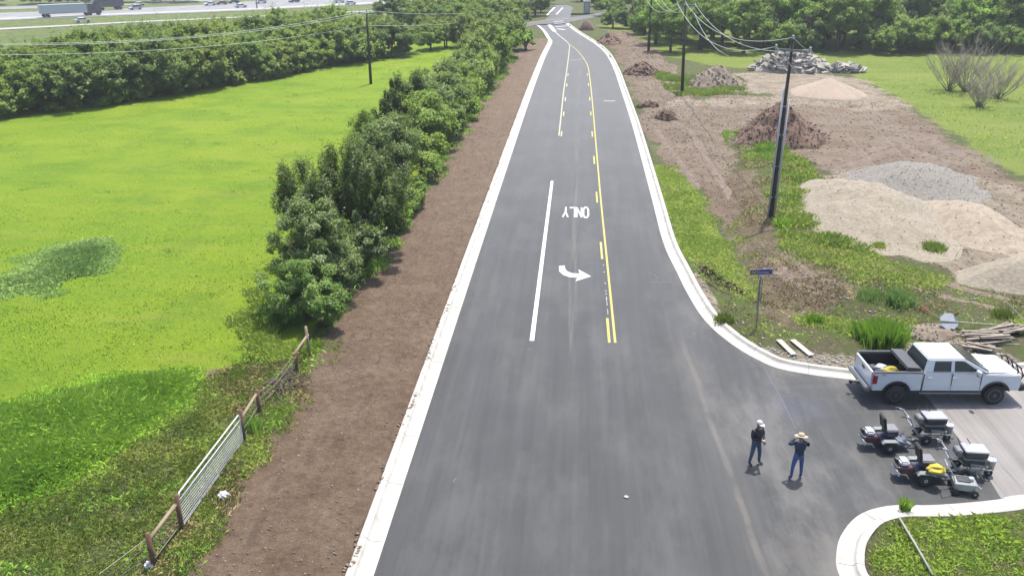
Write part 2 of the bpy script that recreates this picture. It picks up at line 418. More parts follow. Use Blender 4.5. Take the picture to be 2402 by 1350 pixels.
def height(x, y):
    x = np.asarray(x, float); y = np.asarray(y, float)
    h = 0.12 + 0.0 * x
    h = h + 0.10 * (fbm(x, y, 0.12, 3, 3) - 0.5) * sst(6.5, 9.5, np.abs(x))
    dl = line_d(x, y, ditch)
    h = h - 0.45 * np.exp(-(dl / 1.3) ** 2) * sst(0.9, 2.5, -road_sd(x, y))
    h = h - 0.45 * sst(-0.2, 0.55, sdist(x, y, pit))
    h = h - 0.18 * sst(-11.2, -13.5, x) * sst(90, 60, y)
    # spoil heaped irregularly beside the trench and over the work lot
    tr_ = sst(-0.8, 1.2, sdist(x, y, Z['trench'])); lo_ = sst(-1, 2, sdist(x, y, Z['lot'])); ve_ = sst(-0.2, 0.8, sdist(x, y, Z['verge'])); mu_ = sst(-0.5, 0.8, sdist(x, y, Z['mulch']))
    h = h + tr_ * (0.55 * (fbm(x, y, 0.35, 4, 11) - 0.45)) * sst(5.4, 7.6, np.abs(x)) + lo_ * 0.35 * (fbm(x, y, 0.3, 4, 5) - 0.5)
    h = h + ve_ * 0.22 * (fbm(x, y, 1.3, 4, 8) - 0.5) * sst(-6.4, -7.0, x) + mu_ * 0.3 * (fbm(x, y, 1.0, 4, 9) - 0.5)
    return h + farland(x, y)
def land(x, y, base=True):
    return float(height(np.array([x]), np.array([y]))[0])
def GT(px, py):
    z = 0.12
    for _ in range(12):
        q = G(px, py, z); z2 = land(q.x, q.y); z = z + 0.6 * (z2 - z)
    q = G(px, py, z); return Vector((q.x, q.y, land(q.x, q.y)))

def axis(br):
    out = []
    for a, b, s_ in br: out += list(np.arange(a, b, s_))
    return np.array(out + [br[-1][1]])
xs = axis([(-3000, -600, 400), (-600, -240, 60), (-240, -100, 8), (-100, -50, 2), (-50, -24, 0.8), (-24, -5, 0.3), (-5, 5, 1.0), (5, 32, 0.3), (32, 52, 0.6), (52, 100, 2), (100, 240, 12), (240, 600, 60), (600, 3000, 400)])
ys = axis([(-60, 8, 8), (8, 50, 0.27), (50, 85, 0.45), (85, 150, 1.0), (150, 330, 4), (330, 600, 30), (600, 3400, 350)])
X, Y = np.meshgrid(xs, ys); nx, ny = len(xs), len(ys)
xf, yf = X.ravel(), Y.ravel()
hh = height(xf, yf)
sdr = road_sd(xf, yf)
hh = np.where((sdr > -1.5) & (np.abs(xf) < 90), np.minimum(hh, 0.125), hh)
hh = np.where(sdr > -0.64, np.minimum(hh, -0.14), hh)
# the mid section of cross road and its extension is laid over the land further down
V = np.stack([xf, yf, hh], 1)
gy, gx = np.gradient(hh.reshape(ny, nx), ys, xs)
idx = np.arange(ny * nx).reshape(ny, nx)
Q = np.stack([idx[:-1, :-1], idx[:-1, 1:], idx[1:, 1:], idx[1:, :-1]], -1).reshape(-1, 4)
_wp = (fbm(xf, yf, 0.33, 4, 61) - 0.5)
def zone(k, a, b): return sst(a, b, sdist(xf, yf, Z[k]) + _wp * (3.2 if k in ('lot', 'trench', 'track', 'cream', 'fieldR', 'mulch', 'weedL') else 1.8 if k == 'tanR' else 1.2 if k in ('tanL', 'lime_r', 'islandbare') else 0.5))
W = {k: zone(k, -1.3, 1.3) for k in Z}
W['track'] = zone('track', -3.5, 3.5); W['fieldR'] = zone('fieldR', -3.5, 3.5); W['lot'] = zone('lot', -3.0, 2.5); W['trench'] = zone('trench', -1.6, 1.6); W['cream'] = zone('cream', -1.8, 1.8); W['verge'] = zone('verge', -0.8, 0.8)
W['gravelcorner'] = zone('gravelcorner', -.4, .4); W['sandkerb'] = zone('sandkerb', -.8, .8)
lush = sst(-11.0, -13.5, xf) * (1 - .55 * sst(135, 165, yf * .9 - xf * .35)) * (1 - W['weedL']) * (1 - W['verge'])
chanA = np.stack([lush, np.maximum(W['verge'], np.maximum(W['trench'], np.maximum(W['lot'], W['mulch'] * 0.9))), np.maximum(W['cream'], np.maximum(W['track'], np.maximum(W['gravelcorner'], W['sandkerb'] * .8))), W['lime_r']], 1)
chanB = np.stack([W['fieldR'], np.maximum(np.maximum(W['tanL'], W['tanR'] * .9), W['mulch'] * 0.6), np.maximum(sst(-0.3, 0.3, sdist(xf, yf, pit)), W['islandbare'] * 0.6), W['weedL']], 1)

m_, t, bs = new_mat('land'); M_LAND = m_
ga = N(t, 'ShaderNodeAttribute', attribute_name='zoneA'); gb = N(t, 'ShaderNodeAttribute', attribute_name='zoneB')
sa = N(t, 'ShaderNodeSeparateColor'); t.links.new(ga.outputs['Color'], sa.inputs[0])
sb = N(t, 'ShaderNodeSeparateColor'); t.links.new(gb.outputs['Color'], sb.inputs[0])
geo = N(t, 'ShaderNodeNewGeometry'); pos = geo.outputs['Position']
n1 = noise_node(t, 0.55, 6, 0.68, pos); n2 = noise_node(t, 3.2, 6, 0.72, pos); n3 = noise_node(t, 0.09, 5, 0.6, pos); n4 = noise_node(t, 22, 4, 0.7, pos)
nst = noise_node(t, 1.0, 5, 0.65, pos, (0.09, 0.42, 1))
mixn = math_n(t, 'ADD', 0.5, math_n(t, 'MULTIPLY', 1.5, math_n(t, 'SUBTRACT', math_n(t, 'ADD', math_n(t, 'MULTIPLY', n1.outputs[0], 0.5), math_n(t, 'MULTIPLY', n2.outputs[0], 0.5)), 0.5)))
def wmask(src, k=0.9, lo=0.40, hi=0.62):
    return sstep(t, math_n(t, 'ADD', src, math_n(t, 'MULTIPLY', math_n(t, 'SUBTRACT', mixn, 0.5), k * 1.6)), lo, hi)
# rough roadside grass: olive with straw and bare soil
rough = ramp(t, n1.outputs[0], [(0.30, (0.125, 0.098, 0.070)), (0.42, (0.118, 0.112, 0.055)), (0.52, (0.098, 0.128, 0.036)), (0.68, (0.12, 0.17, 0.036))])
rough = mixc(t, sstep(t, n2.outputs[0], 0.50, 0.68), rough, (0.19, 0.158, 0.105))
# field
fl = math_n(t, 'ADD', math_n(t, 'MULTIPLY', n3.outputs[0], 0.45), math_n(t, 'ADD', math_n(t, 'MULTIPLY', nst.outputs[0], 0.35), math_n(t, 'MULTIPLY', n2.outputs[0], 0.2)))
lushc = ramp(t, fl, [(0.34, (0.140, 0.250, 0.016)), (0.46, (0.200, 0.315, 0.017)), (0.55, (0.245, 0.345, 0.020)), (0.68, (0.30, 0.36, 0.035))])
frc = ramp(t, fl, [(0.36, (0.14, 0.205, 0.034)), (0.5, (0.195, 0.255, 0.044)), (0.62, (0.25, 0.285, 0.07))])
dirt = ramp(t, math_n(t, 'ADD', math_n(t, 'MULTIPLY', n1.outputs[0], 0.45), math_n(t, 'MULTIPLY', n2.outputs[0], 0.55)), [(0.34, (0.108, 0.069, 0.043)), (0.46, (0.172, 0.117, 0.077)), (0.56, (0.22, 0.156, 0.107)), (0.70, (0.29, 0.225, 0.165))])
big = noise_node(t, 0.16, 6, 0.66, pos, (1, 1.6, 1)); rut = noise_node(t, 1.0, 5, 0.7, pos, (1.8, 0.35, 1))
dirt = mixc(t, math_n(t, 'MULTIPLY', sstep(t, rut.outputs[0], 0.54, 0.68), 0.45), dirt, (0.085, 0.056, 0.042))
sxx = N(t, 'ShaderNodeSeparateXYZ'); t.links.new(pos, sxx.inputs[0]); rside = sstep(t, sxx.outputs[0], 5, 9)
dirt = mixc(t, math_n(t, 'MULTIPLY', math_n(t, 'MULTIPLY', sstep(t, big.outputs[0], 0.40, 0.56), rside), 0.8), dirt, (0.29, 0.24, 0.172))
dirt = mixc(t, sstep(t, n4.outputs[0], 0.62, 0.72), dirt, (0.23, 0.185, 0.15))
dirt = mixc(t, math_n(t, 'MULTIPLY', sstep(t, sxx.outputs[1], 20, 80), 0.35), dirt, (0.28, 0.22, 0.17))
cream = ramp(t, mixn, [(0.36, (0.21, 0.168, 0.118)), (0.5, (0.32, 0.265, 0.195)), (0.64, (0.41, 0.35, 0.27))])
n5 = noise_node(t, 0.22, 5, 0.7, pos)
lushc = mixc(t, math_n(t, 'MULTIPLY', sstep(t, n5.outputs[0], 0.46, 0.68), 0.5), lushc, (0.115, 0.225, 0.018))
lushc = mixc(t, math_n(t, 'MULTIPLY', sstep(t, n2.outputs[0], 0.50, 0.68), 0.45), lushc, (0.12, 0.195, 0.030))
lushc = mixc(t, math_n(t, 'MULTIPLY', sstep(t, nst.outputs[0], 0.55, 0.7), 0.5), lushc, (0.26, 0.30, 0.05))
col = rough
col = mixc(t, wmask(ga.outputs['Alpha'], 1.1), col, ramp(t, mixn, [(0.38, (0.105, 0.135, 0.035)), (0.5, (0.15, 0.225, 0.026)), (0.62, (0.205, 0.27, 0.03))]))
col = mixc(t, wmask(sb.outputs[0], 0.7), col, frc)
col = mixc(t, wmask(sa.outputs[0], 0.7), col, lushc)
col = mixc(t, wmask(gb.outputs['Alpha'], 0.9), col, ramp(t, mixn, [(0.38, (0.07, 0.085, 0.038)), (0.5, (0.095, 0.115, 0.046)), (0.62, (0.13, 0.155, 0.055))]))
col = mixc(t, wmask(sa.outputs[1], 1.0), col, dirt)
col = mixc(t, wmask(sb.outputs[1], 1.3), col, ramp(t, mixn, [(0.4, (0.14, 0.10, 0.065)), (0.6, (0.23, 0.18, 0.115))]))
col = mixc(t, wmask(sa.outputs[2], 0.9), col, cream)
col = mixc(t, wmask(sb.outputs[2], 0.8), col, ramp(t, n2.outputs[0], [(0.35, (0.055, 0.036, 0.028)), (0.65, (0.115, 0.08, 0.062))]))
t.links.new(col, bs.inputs['Base Color']); bs.inputs['Roughness'].default_value = 0.95; bs.inputs['Specular IOR Level'].default_value = 0.15
hb = math_n(t, 'ADD', math_n(t, 'ADD', math_n(t, 'MULTIPLY', n2.outputs[0], 1.0), math_n(t, 'MULTIPLY', n4.outputs[0], 0.25)), math_n(t, 'MULTIPLY', rut.outputs[0], math_n(t, 'MULTIPLY', sa.outputs[1], 1.4)))
bump(t, bs, hb, 0.20)

# one sheet of land to the horizon, divided where the kind of ground changes
qc = V[Q].mean(1)
dv = sdist(qc[:, 0], qc[:, 1], Z['verge']); lot_ = sdist(qc[:, 0], qc[:, 1], Z['lot']); fr_ = sdist(qc[:, 0], qc[:, 1], Z['fieldR']); trn = sdist(qc[:, 0], qc[:, 1], Z['trench'])
pid = np.zeros(len(Q), int)
pid[(qc[:, 0] < -11) & (qc[:, 1] < 160)] = 1
pid[dv > 0] = 2
pid[(lot_ > 0) | (trn > 0)] = 3
pid[(fr_ > 0) & (lot_ <= 0) & (trn <= 0)] = 4
nrm = np.stack([-gx.ravel(), -gy.ravel(), np.ones(nx * ny)], 1); nrm /= np.linalg.norm(nrm, axis=1)[:, None]
for k, (nm, lb) in enumerate([('ground', 'rough patchy grass and bare soil around the road'), ('field', 'bright lime green grass field on the left'), ('dirt_verge', 'graded brown dirt verge between hedge and kerb'), ('dirt_lot', 'churned brown dirt work lot on the right'), ('meadow', 'green meadow at the far right below the woods')]):
    f_ = Q[pid == k]
    used, inv = np.unique(f_.ravel(), return_inverse=True)
    o = np_mesh(nm, V[used], inv.reshape(-1, 4), M_LAND, smooth=True)
    me = o.data
    for an, ch in (('zoneA', chanA), ('zoneB', chanB)):
        at_ = me.color_attributes.new(an, 'FLOAT_COLOR', 'POINT'); at_.data.foreach_set('color', ch[used].astype(np.float32).ravel())
    me.normals_split_custom_set_from_vertices(nrm[used].tolist())
    tag(o, lb, kind='structure')

# ------------------------------------------------------------------ cross road and the road beyond
def strip_px(name, Lpx, Rpx, z, mat_, label, lift=0.0):
    vs = []
    for a, b in zip(Lpx, Rpx):
        for q in (a, b):
            g = GT(*q) if lift else G(*q); vs.append((g.x, g.y, (g.z + lift) if lift else z))
    mb = MB(); mb.add(vs, [(2 * i, 2 * i + 1, 2 * i + 3, 2 * i + 2) for i in range(len(Lpx) - 1)])
    o = mb.build(name, mat_); tag(o, label, kind='structure'); return o
# cross road
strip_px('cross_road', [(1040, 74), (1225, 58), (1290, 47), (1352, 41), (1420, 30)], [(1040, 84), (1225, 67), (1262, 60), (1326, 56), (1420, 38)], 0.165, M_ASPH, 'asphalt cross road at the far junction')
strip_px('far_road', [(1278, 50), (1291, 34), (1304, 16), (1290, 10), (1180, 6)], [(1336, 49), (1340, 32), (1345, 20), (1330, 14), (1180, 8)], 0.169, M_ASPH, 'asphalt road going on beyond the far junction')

def joints_on(k_, line, side_):
    nr = rib(line, side_); acc = 0.0; mb = MB()
    for i in range(len(line) - 1):
        a, b = Vector(line[i]), Vector(line[i + 1]); L_ = (b - a).length; d = (b - a).normalized(); n_ = nr[i]; t_ = 3.0 - acc
        while t_ < L_:
            c_ = a + d * t_; vs = []
            for s__ in (-.011, .011):
                for o_, z in KP[1:-1]: q = c_ + n_ * o_ + d * s__; vs.append((q.x, q.y, z + .0025))
            m = len(KP) - 2; mb.add(vs, [(j, j + 1, m + j + 1, m + j) for j in range(m - 1)]); t_ += 3.0
        acc = (acc + L_) % 3.0
    o = mb.build('joints', M_JOINT, k_); o['kind'] = 'stuff'
M_JOINT = plain('kerb_joint', (0.16, 0.15, 0.13), .9)
joints_on(kl, [p for p in left_in_s if p[1] < 100], 1); joints_on(kr, [p for p in right_in if p[1] < 100], -1); joints_on(ki, island_in, 1)
# ------------------------------------------------------------------ road markings
def paint(name, col, wear=0.15):
    m_, t, bs = new_mat(name)
    a = noise_node(t, 9, 5, 0.75); b = noise_node(t, 0.8, 4, 0.6)
    c_ = ramp(t, a.outputs[0], [(0.30, tuple(c * (1 - wear * 2.2) for c in col)), (0.42, col)])
    t.links.new(mixc(t, 0.25, c_, ramp(t, b.outputs[0], [(0.3, tuple(c * .75 for c in col)), (0.7, col)])), bs.inputs['Base Color'])
    bs.inputs['Roughness'].default_value = 0.55; return m_
M_WHITE = paint('white_paint', (0.75, 0.75, 0.73)); M_YEL = paint('yellow_paint', (0.56, 0.47, 0.09), 0.2)
M_PALEY = paint('pale_marking', (0.5, 0.47, 0.28), 0.25)
def sheet(name, poly, mat_, z=0.006, th=0.003, parent=None, label=None):
    me = MB().prism(poly, z - 0.001, z + th).build(name, mat_, parent)
    if label: me['label'] = label
    return me
def stripe(name, pts, wd, mat_, parent=None, label=None, z=0.006):
    pts = [Vector(p) for p in pts]; nr = rib([tuple(p) for p in pts])
    a = [tuple(p + n_ * wd / 2) for p, n_ in zip(pts, nr)]; b = [tuple(p - n_ * wd / 2) for p, n_ in zip(pts, nr)]
    vs = [(x, y, z) for x, y in a] + [(x, y, z) for x, y in b]; k = len(a)
    mb = MB(); mb.add(vs, [(i, i + 1, k + i + 1, k + i) for i in range(k - 1)])
    o = mb.build(name, mat_, parent)
    if label: o['label'] = label
    return o
stripe('lane_line', [(-1.82, 35.5), (-1.82, 63.4)], 0.21, M_WHITE, road, 'solid white lane line beside the turn lane')
ycur = [(2.02, 35.6), (1.92, 46), (1.80, 58), (1.74, 68.2), (1.66, 82), (1.6, 94.5), (1.45, 112), (1.2, 126)] + G2([(1366, 133), (1350, 115), (1336, 104)])
yl = [tuple(p[:2]) for p in smooth_line([(a, b, 0) for a, b in ycur], 5)]
stripe('centre_line', yl, 0.115, M_YEL, road, 'solid yellow centre line')
def yx(y):
    for (a, b), (c_, d) in zip(yl[:-1], yl[1:]):
        if b <= y <= d: return a + (c_ - a) * (y - b) / (d - b)
    return yl[0][0]
for p0, p1 in [(802, 745), (607, 567), (475, 450), (385, 366), (321, 308), (271, 262), (236, 228), (202, 196), (178, 173)]:
    y0, y1 = G(1400, p0).y, G(1400, p1).y
    o = stripe('dash', [(yx(y0) - 0.27, y0), (yx(y1) - 0.27, y1)], 0.125, M_YEL, road)
# measured marks left of the line where the spray pre-marking strayed
rr = random.Random(4)
for k in range(26):
    y = 38 + rr.random() * 12; sheet('chalk_mark', [(yx(y) - 0.24, y), (yx(y) - 0.2, y), (yx(y) - 0.2, y + 0.12), (yx(y) - 0.24, y + 0.12)], M_WHITE, parent=road)
lcur = [(-1.72, 79.4), (-1.76, 92), (-1.80, 104), (-1.75, 118), (-1.72, 130), (-1.72, 142)] + G2([(1335, 118), (1336, 108), (1330, 98)])
ll = [tuple(p[:2]) for p in smooth_line([(a, b, 0) for a, b in lcur], 4)]
stripe('centre_line', ll, 0.13, M_PALEY, road, 'pale yellow line on the left of the turn bay')
for p0, p1 in [(320, 308), (272, 262), (237, 228), (203, 196), (178, 172)]:
    y0, y1 = G(1315, p0).y, G(1315, p1).y
    stripe('dash', [(-1.50, y0), (-1.50, y1)], 0.13, M_PALEY, road)
stripe('lane_line', G2([(1330, 98), (1312, 84), (1301, 74)]), 0.14, M_WHITE, road)
stripe('lane_line', G2([(1301, 74), (1293, 64), (1285, 55)]), 0.75, M_WHITE, road, 'broad white line at the junction approach')
stripe('median_tick', G2([(1336, 142), (1372, 138)]), 0.16, M_PALEY, road)
stripe('spray_mark', G2([(1416, 237), (1443, 237)]), 0.35, M_PALEY, road)
for a, b in [((1298, 53), (1322, 51)), ((1300, 58), (1326, 56)), ((1303, 63.5), (1329, 61)), ((1307, 68), (1326, 70))]:
    stripe('stop_bar', G2([a, b]), 0.5 if a[1] < 66 else .8, M_WHITE, road, z=0.172 if a[1] < 60 else 0.008)
stripe('edge_line', G2([(1225, 58), (1262, 52), (1290, 48.5), (1334, 45)]), 0.30, M_PALEY, None, z=0.178).parent = road
stripe('edge_line', G2([(1283, 38), (1301, 19)]), 0.5, M_WHITE, road, z=0.178)
stripe('edge_line', G2([(1305, 36), (1320, 20)]), 0.35, M_WHITE, road, z=0.178)
# turn arrow
ar = [(1311, 624), (1324.5, 622.5), (1326, 631), (1332, 637), (1343, 641), (1359, 641.5), (1357, 632), (1386.5, 648), (1350, 659.5), (1354.5, 651), (1336, 650), (1320, 644), (1311.5, 636)]
sheet('turn_arrow', G2(ar)[::-1], M_WHITE, parent=road, label='white turn arrow curving to the right')
# the word ONLY, read by traffic coming this way
def stroke(pts, wd=0.22):
    return pts, wd
LET = {'O': [[(0.25, 0), (0, 0.2), (0, 0.8), (0.25, 1), (0.75, 1), (1, 0.8), (1, 0.2), (0.75, 0), (0.25, 0)]],
       'N': [[(0, 0), (0, 1)], [(0, 1), (1, 0)], [(1, 0), (1, 1)]], 'L': [[(0, 1), (0, 0)], [(0, 0.04), (0.95, 0.04)]],
       'Y': [[(0, 1), (0.5, 0.48)], [(1, 1), (0.5, 0.48)], [(0.5, 0.52), (0.5, 0)]]}
x_o = G(1380, 497).x; x_y = G(1319, 497).x; y_t = G(1350, 486.5).y - 0.0; y_b = G(1350, 509).y
lw = (x_o - x_y) / 4.55; 
for i, ch in enumerate('ONLY'):
    ox = x_o - i * lw * 1.18
    me_ = MB()
    for st in LET[ch]:
        for (a, b), (c_, d) in zip(st[:-1], st[1:]):
            # letter up = towards the camera-side reader's far end: tops point at the viewer
            A = Vector((ox - a * lw * 0.86, y_t + (1 - b) * 0 + (y_b - y_t) * b)); B = Vector((ox - c_ * lw * 0.86, y_t + (y_b - y_t) * d))
            dr = (B - A); n_ = Vector((-dr.y, dr.x)).normalized()
            # strokes keep a constant width across the road, longer along it
            wv = Vector((0.055 * (1 if abs(n_.x) > .3 else 0) , 0)) if abs(n_.x) > .3 else Vector((0, 0.15))
            ex = dr.normalized() * 0.04
            me_.add([(*(A - wv - ex), 0.0075), (*(A + wv - ex), 0.0075), (*(B + wv + ex), 0.0075), (*(B - wv + ex), 0.0075)], [(0, 1, 2, 3)])
    # overlapping strokes: lift each quad a hair
    for k in range(len(me_.v)):
        q = me_.v[k]; me_.v[k] = (q[0], q[1], 0.0065 + 0.0008 * (k // 4))
    o = me_.build('letter', M_WHITE, road); o['label'] = 'white road letter ' + ch

M_CHALK = paint('blue_chalk', (0.14, 0.15, 0.27), 0.3)
cl = [tuple(p[:2]) for p in smooth_line([(*q, 0) for q in G2([(1792, 862), (1822, 915), (1846, 962), (1868, 1006)])], 5)]
stripe('chalk_line', cl, 0.016, M_CHALK, road, 'thin blue chalk line')
for a, b in [((1522, 638), (1545, 652)), ((1528, 661), (1578, 662)), ((1062, 1130), (1070, 1120)), ((1236, 818), (1252, 819))]:
    stripe('spray_mark', G2([a, b]), 0.03, M_CHALK, road)
# ------------------------------------------------------------------ foliage
def leaf_mat(name, dark, mid, light, tips=None, rough=0.55, trans=0.35, up=1.0, gain=1.75):
    dark, mid, light = [(c[0] * gain * 1.08, c[1] * gain, c[2] * gain * 0.72) for c in (dark, mid, light)]
    m_, t, bs = new_mat(name)
    a = N(t, 'ShaderNodeAttribute', attribute_name='tint'); s_ = N(t, 'ShaderNodeSeparateColor'); t.links.new(a.outputs['Color'], s_.inputs[0])
    oi = N(t, 'ShaderNodeObjectInfo')
    f_ = math_n(t, 'ADD', math_n(t, 'MULTIPLY', s_.outputs[0], 0.8), math_n(t, 'MULTIPLY', oi.outputs['Random'], 0.2))
    col = ramp(t, f_, [(0.1, dark), (0.5, mid), (0.92, light)], k=1)
    if tips: col = mixc(t, s_.outputs[1], col, tips, k=1)
    t.links.new(col, bs.inputs['Base Color']); bs.inputs['Roughness'].default_value = max(rough, .7); bs.inputs['Specular IOR Level'].default_value = 0.12
    # leaves are cupped and layered, so their faces shade softer than one flat card
    gn = N(t, 'ShaderNodeNewGeometry'); va = N(t, 'ShaderNodeVectorMath', operation='ADD'); t.links.new(gn.outputs['Normal'], va.inputs[0]); va.inputs[1].default_value = (0, 0, up)
    vn = N(t, 'ShaderNodeVectorMath', operation='NORMALIZE'); t.links.new(va.outputs[0], vn.inputs[0]); t.links.new(vn.outputs[0], bs.inputs['Normal'])
    tl = N(t, 'ShaderNodeBsdfTranslucent'); t.links.new(mixc(t, 0.5, col, (0.20, 0.30, 0.03), k=1), tl.inputs[0])
    mx = N(t, 'ShaderNodeMixShader'); mx.inputs[0].default_value = trans
    t.links.new(bs.outputs[0], mx.inputs[1]); t.links.new(tl.outputs[0], mx.inputs[2])
    t.links.new(mx.outputs[0], t.nodes['Material Output'].inputs[0]); return m_
L_MID = leaf_mat('leaf_mid_green', (0.045, 0.085, 0.028), (0.085, 0.14, 0.040), (0.145, 0.205, 0.058))
L_DARK = leaf_mat('leaf_dark_juniper', (0.026, 0.048, 0.018), (0.050, 0.085, 0.026), (0.095, 0.135, 0.04), tips=(0.19, 0.23, 0.15), rough=0.6, trans=0.15, gain=1.15)
L_PALE = leaf_mat('leaf_pale_vine', (0.055, 0.105, 0.040), (0.115, 0.175, 0.075), (0.19, 0.25, 0.13), tips=(0.34, 0.40, 0.27), gain=1.1)
L_VINE = leaf_mat('leaf_vine_green', (0.045, 0.095, 0.03), (0.095, 0.165, 0.05), (0.16, 0.24, 0.085), tips=(0.33, 0.38, 0.25), gain=1.45)
L_BRIGHT = leaf_mat('leaf_bright_green', (0.055, 0.115, 0.028), (0.105, 0.195, 0.038), (0.17, 0.27, 0.055), trans=0.3)
L_WOOD = leaf_mat('leaf_wood', (0.050, 0.090, 0.034), (0.105, 0.155, 0.050), (0.18, 0.225, 0.070), gain=1.4)
L_WOODB = leaf_mat('leaf_wood_blue', (0.042, 0.085, 0.038), (0.085, 0.14, 0.055), (0.14, 0.195, 0.075), gain=1.4)
L_OAK = leaf_mat('leaf_far_oak', (0.05, 0.10, 0.032), (0.10, 0.175, 0.042), (0.165, 0.25, 0.055), gain=1.4)
M_BARK = plain('bark', (0.13, 0.10, 0.08), 0.9, var=0.35, scale=8, bmp=0.02)
M_BARKG = plain('pale_bark', (0.46, 0.39, 0.31), 0.9, var=0.3, scale=9)

def crown_mesh(name, rad, zc, nclump, nleaf, leaf, seed, mat_, tips=0.0, low=-0.75, lobes=5, spiky=0.0, cr=(0.16, 0.34), inner=0.12, aspect=0.55):
    g = np.random.default_rng(seed)
    rx, ry, rz = rad
    # uneven outline: a few big lobes, each carrying clumps of leaves
    lb = g.normal(size=(lobes, 3)); lb /= np.linalg.norm(lb, axis=1)[:, None]; lb[:, 2] = lb[:, 2] * 0.6 + 0.1
    lbr = g.uniform(0.34, 0.66, lobes); lbo = lb * (1 - lbr[:, None]) * 1.12
    which = g.integers(0, lobes, nclump)
    d = g.normal(size=(nclump, 3)); d /= np.linalg.norm(d, axis=1)[:, None]
    d[:, 2] = np.where(d[:, 2] < low, -d[:, 2], d[:, 2])
    u = g.uniform(0.72, 1.0, nclump)
    c = lbo[which] + d * (lbr[which] * u)[:, None]
    if spiky: c[:, 2] += np.where(c[:, 2] > 0.25, g.random(nclump) ** 3 * spiky, 0)
    c *= np.array([rx, ry, rz]); mean = (rx + ry + rz) / 3
    rc = g.uniform(cr[0], cr[1], nclump) * mean * 0.8
    tint = g.beta(2.2, 2.2, nclump)
    per = np.maximum(3, (nleaf * rc ** 2 / np.sum(rc ** 2)).astype(int))
    ci = np.repeat(np.arange(nclump), per); n = len(ci)
    dl = g.normal(size=(n, 3)); dl /= np.linalg.norm(dl, axis=1)[:, None]
    rr_ = g.uniform(0.35, 1.0, n) ** .7 * (1 + .45 * g.random(n) ** 3)
    el = np.array([1, 1, 0.8]) if not spiky else np.array([0.7, 0.7, 1.5])
    p = c[ci] + dl * el * (rc[ci] * rr_)[:, None]
    k = int(n * inner)
    p[:k] *= g.uniform(0.3, 0.9, (k, 1))
    ns_ = max(4, nclump // 2); L8 = 9; bi = g.integers(0, nclump, ns_); sd_ = g.normal(size=(ns_, 3)); sd_ /= np.linalg.norm(sd_, axis=1)[:, None]; sd_[:, 2] = np.abs(sd_[:, 2]) * .9 + .1
    cdir = c[bi] / (np.linalg.norm(c[bi], axis=1)[:, None] + 1e-6); sd_ = sd_ * .6 + cdir * .8; ln_ = g.uniform(.25, .6, ns_) * mean * .45
    tt_ = np.linspace(.2, 1, L8); sp = (c[bi] + sd_ * rc[bi][:, None] * .7)[:, None, :] + sd_[:, None, :] * (ln_[:, None] * tt_)[:, :, None]; sp = sp.reshape(-1, 3) + g.normal(size=(ns_ * L8, 3)) * leaf * .35
    p = np.concatenate([p, sp]); ci = np.concatenate([ci, np.repeat(bi, L8)]); dl = np.concatenate([dl, np.repeat(sd_, L8, 0)])
    p[:, 2] += zc; keep = p[:, 2] > 0.05; p = p[keep]; ci = ci[keep]; dl = dl[keep]; n = len(p)
    outw = c[ci] / np.array([rx, ry, rz]); outw /= (np.linalg.norm(outw, axis=1)[:, None] + 1e-6)
    nn = dl * 0.5 + outw * 0.35 + np.array([0, 0, 0.55]) + g.normal(size=(n, 3)) * 0.42
    nn /= np.linalg.norm(nn, axis=1)[:, None]
    tg = np.cross(nn, g.normal(size=(n, 3))); tg /= (np.linalg.norm(tg, axis=1)[:, None] + 1e-9); bt = np.cross(nn, tg)
    s_ = leaf * g.uniform(0.6, 1.35, n)[:, None] * 0.5
    verts = np.stack([p - tg * s_, p - bt * s_ * aspect, p + tg * s_, p + bt * s_ * aspect], 1).reshape(-1, 3)
    verts[1::4] += nn * s_ * 0.35; verts[3::4] += nn * s_ * 0.35
    f_ = np.arange(n * 4).reshape(-1, 4)
    me = np_mesh(name, verts, f_, mat_, link=False)
    tv = np.clip(tint[ci] * 0.75 + g.random(n) * 0.35 - 0.03, 0, 1)
    tp = (g.random(n) < tips * (0.25 + 1.5 * (tint[ci] > 0.55)) * (dl[:, 2] > -0.1)).astype(float)
    colr = np.stack([tv, tp, tv, np.ones(n)], 1).repeat(4, 0)
    at_ = me.color_attributes.new('tint', 'FLOAT_COLOR', 'POINT'); at_.data.foreach_set('color', colr.astype(np.float32).ravel())
    return me

def trunk_mesh(name, h, r, seed, mat_, stems=1, spread=1.0, limbs=5, reach=1.2):
    g = random.Random(seed); mb = MB()
    for s_ in range(stems):
        bx, by = (g.uniform(-.3, .3) * (stems > 1), g.uniform(-.3, .3) * (stems > 1))
        lx, ly = g.uniform(-.5, .5) * spread, g.uniform(-.5, .5) * spread
        P = [(bx, by, -0.15), (bx + lx * .15, by + ly * .15, h * .3), (bx + lx * .5, by + ly * .5, h * .62), (bx + lx, by + ly, h)]
        mb.tube(P, [r * 1.25, r, r * .7, r * .3], 7)
        for k in range(limbs):
            f_ = g.uniform(.35, .9); a = g.uniform(0, 6.28); q = Vector((bx + lx * f_ * .8, by + ly * f_ * .8, h * f_))
            e = q + Vector((math.cos(a) * reach, math.sin(a) * reach, reach * g.uniform(.4, .9)))
            mb.tube([q, q.lerp(e, .5) + Vector((0, 0, .15)), e], [r * .45, r * .3, r * .1], 5)
    return mb.build(name, mat_, mesh_only=True, smooth=True)

def tree(name, loc, cm, tm, rz, sc, label, cat, group=None):
    e = empty(name, loc, rz, label, cat, group); e.scale = sc if hasattr(sc, '__len__') else (sc, sc, sc)
    obj('crown', cm, e)
    if tm: obj('trunk', tm, e)
    return e

rt = random.Random(11)
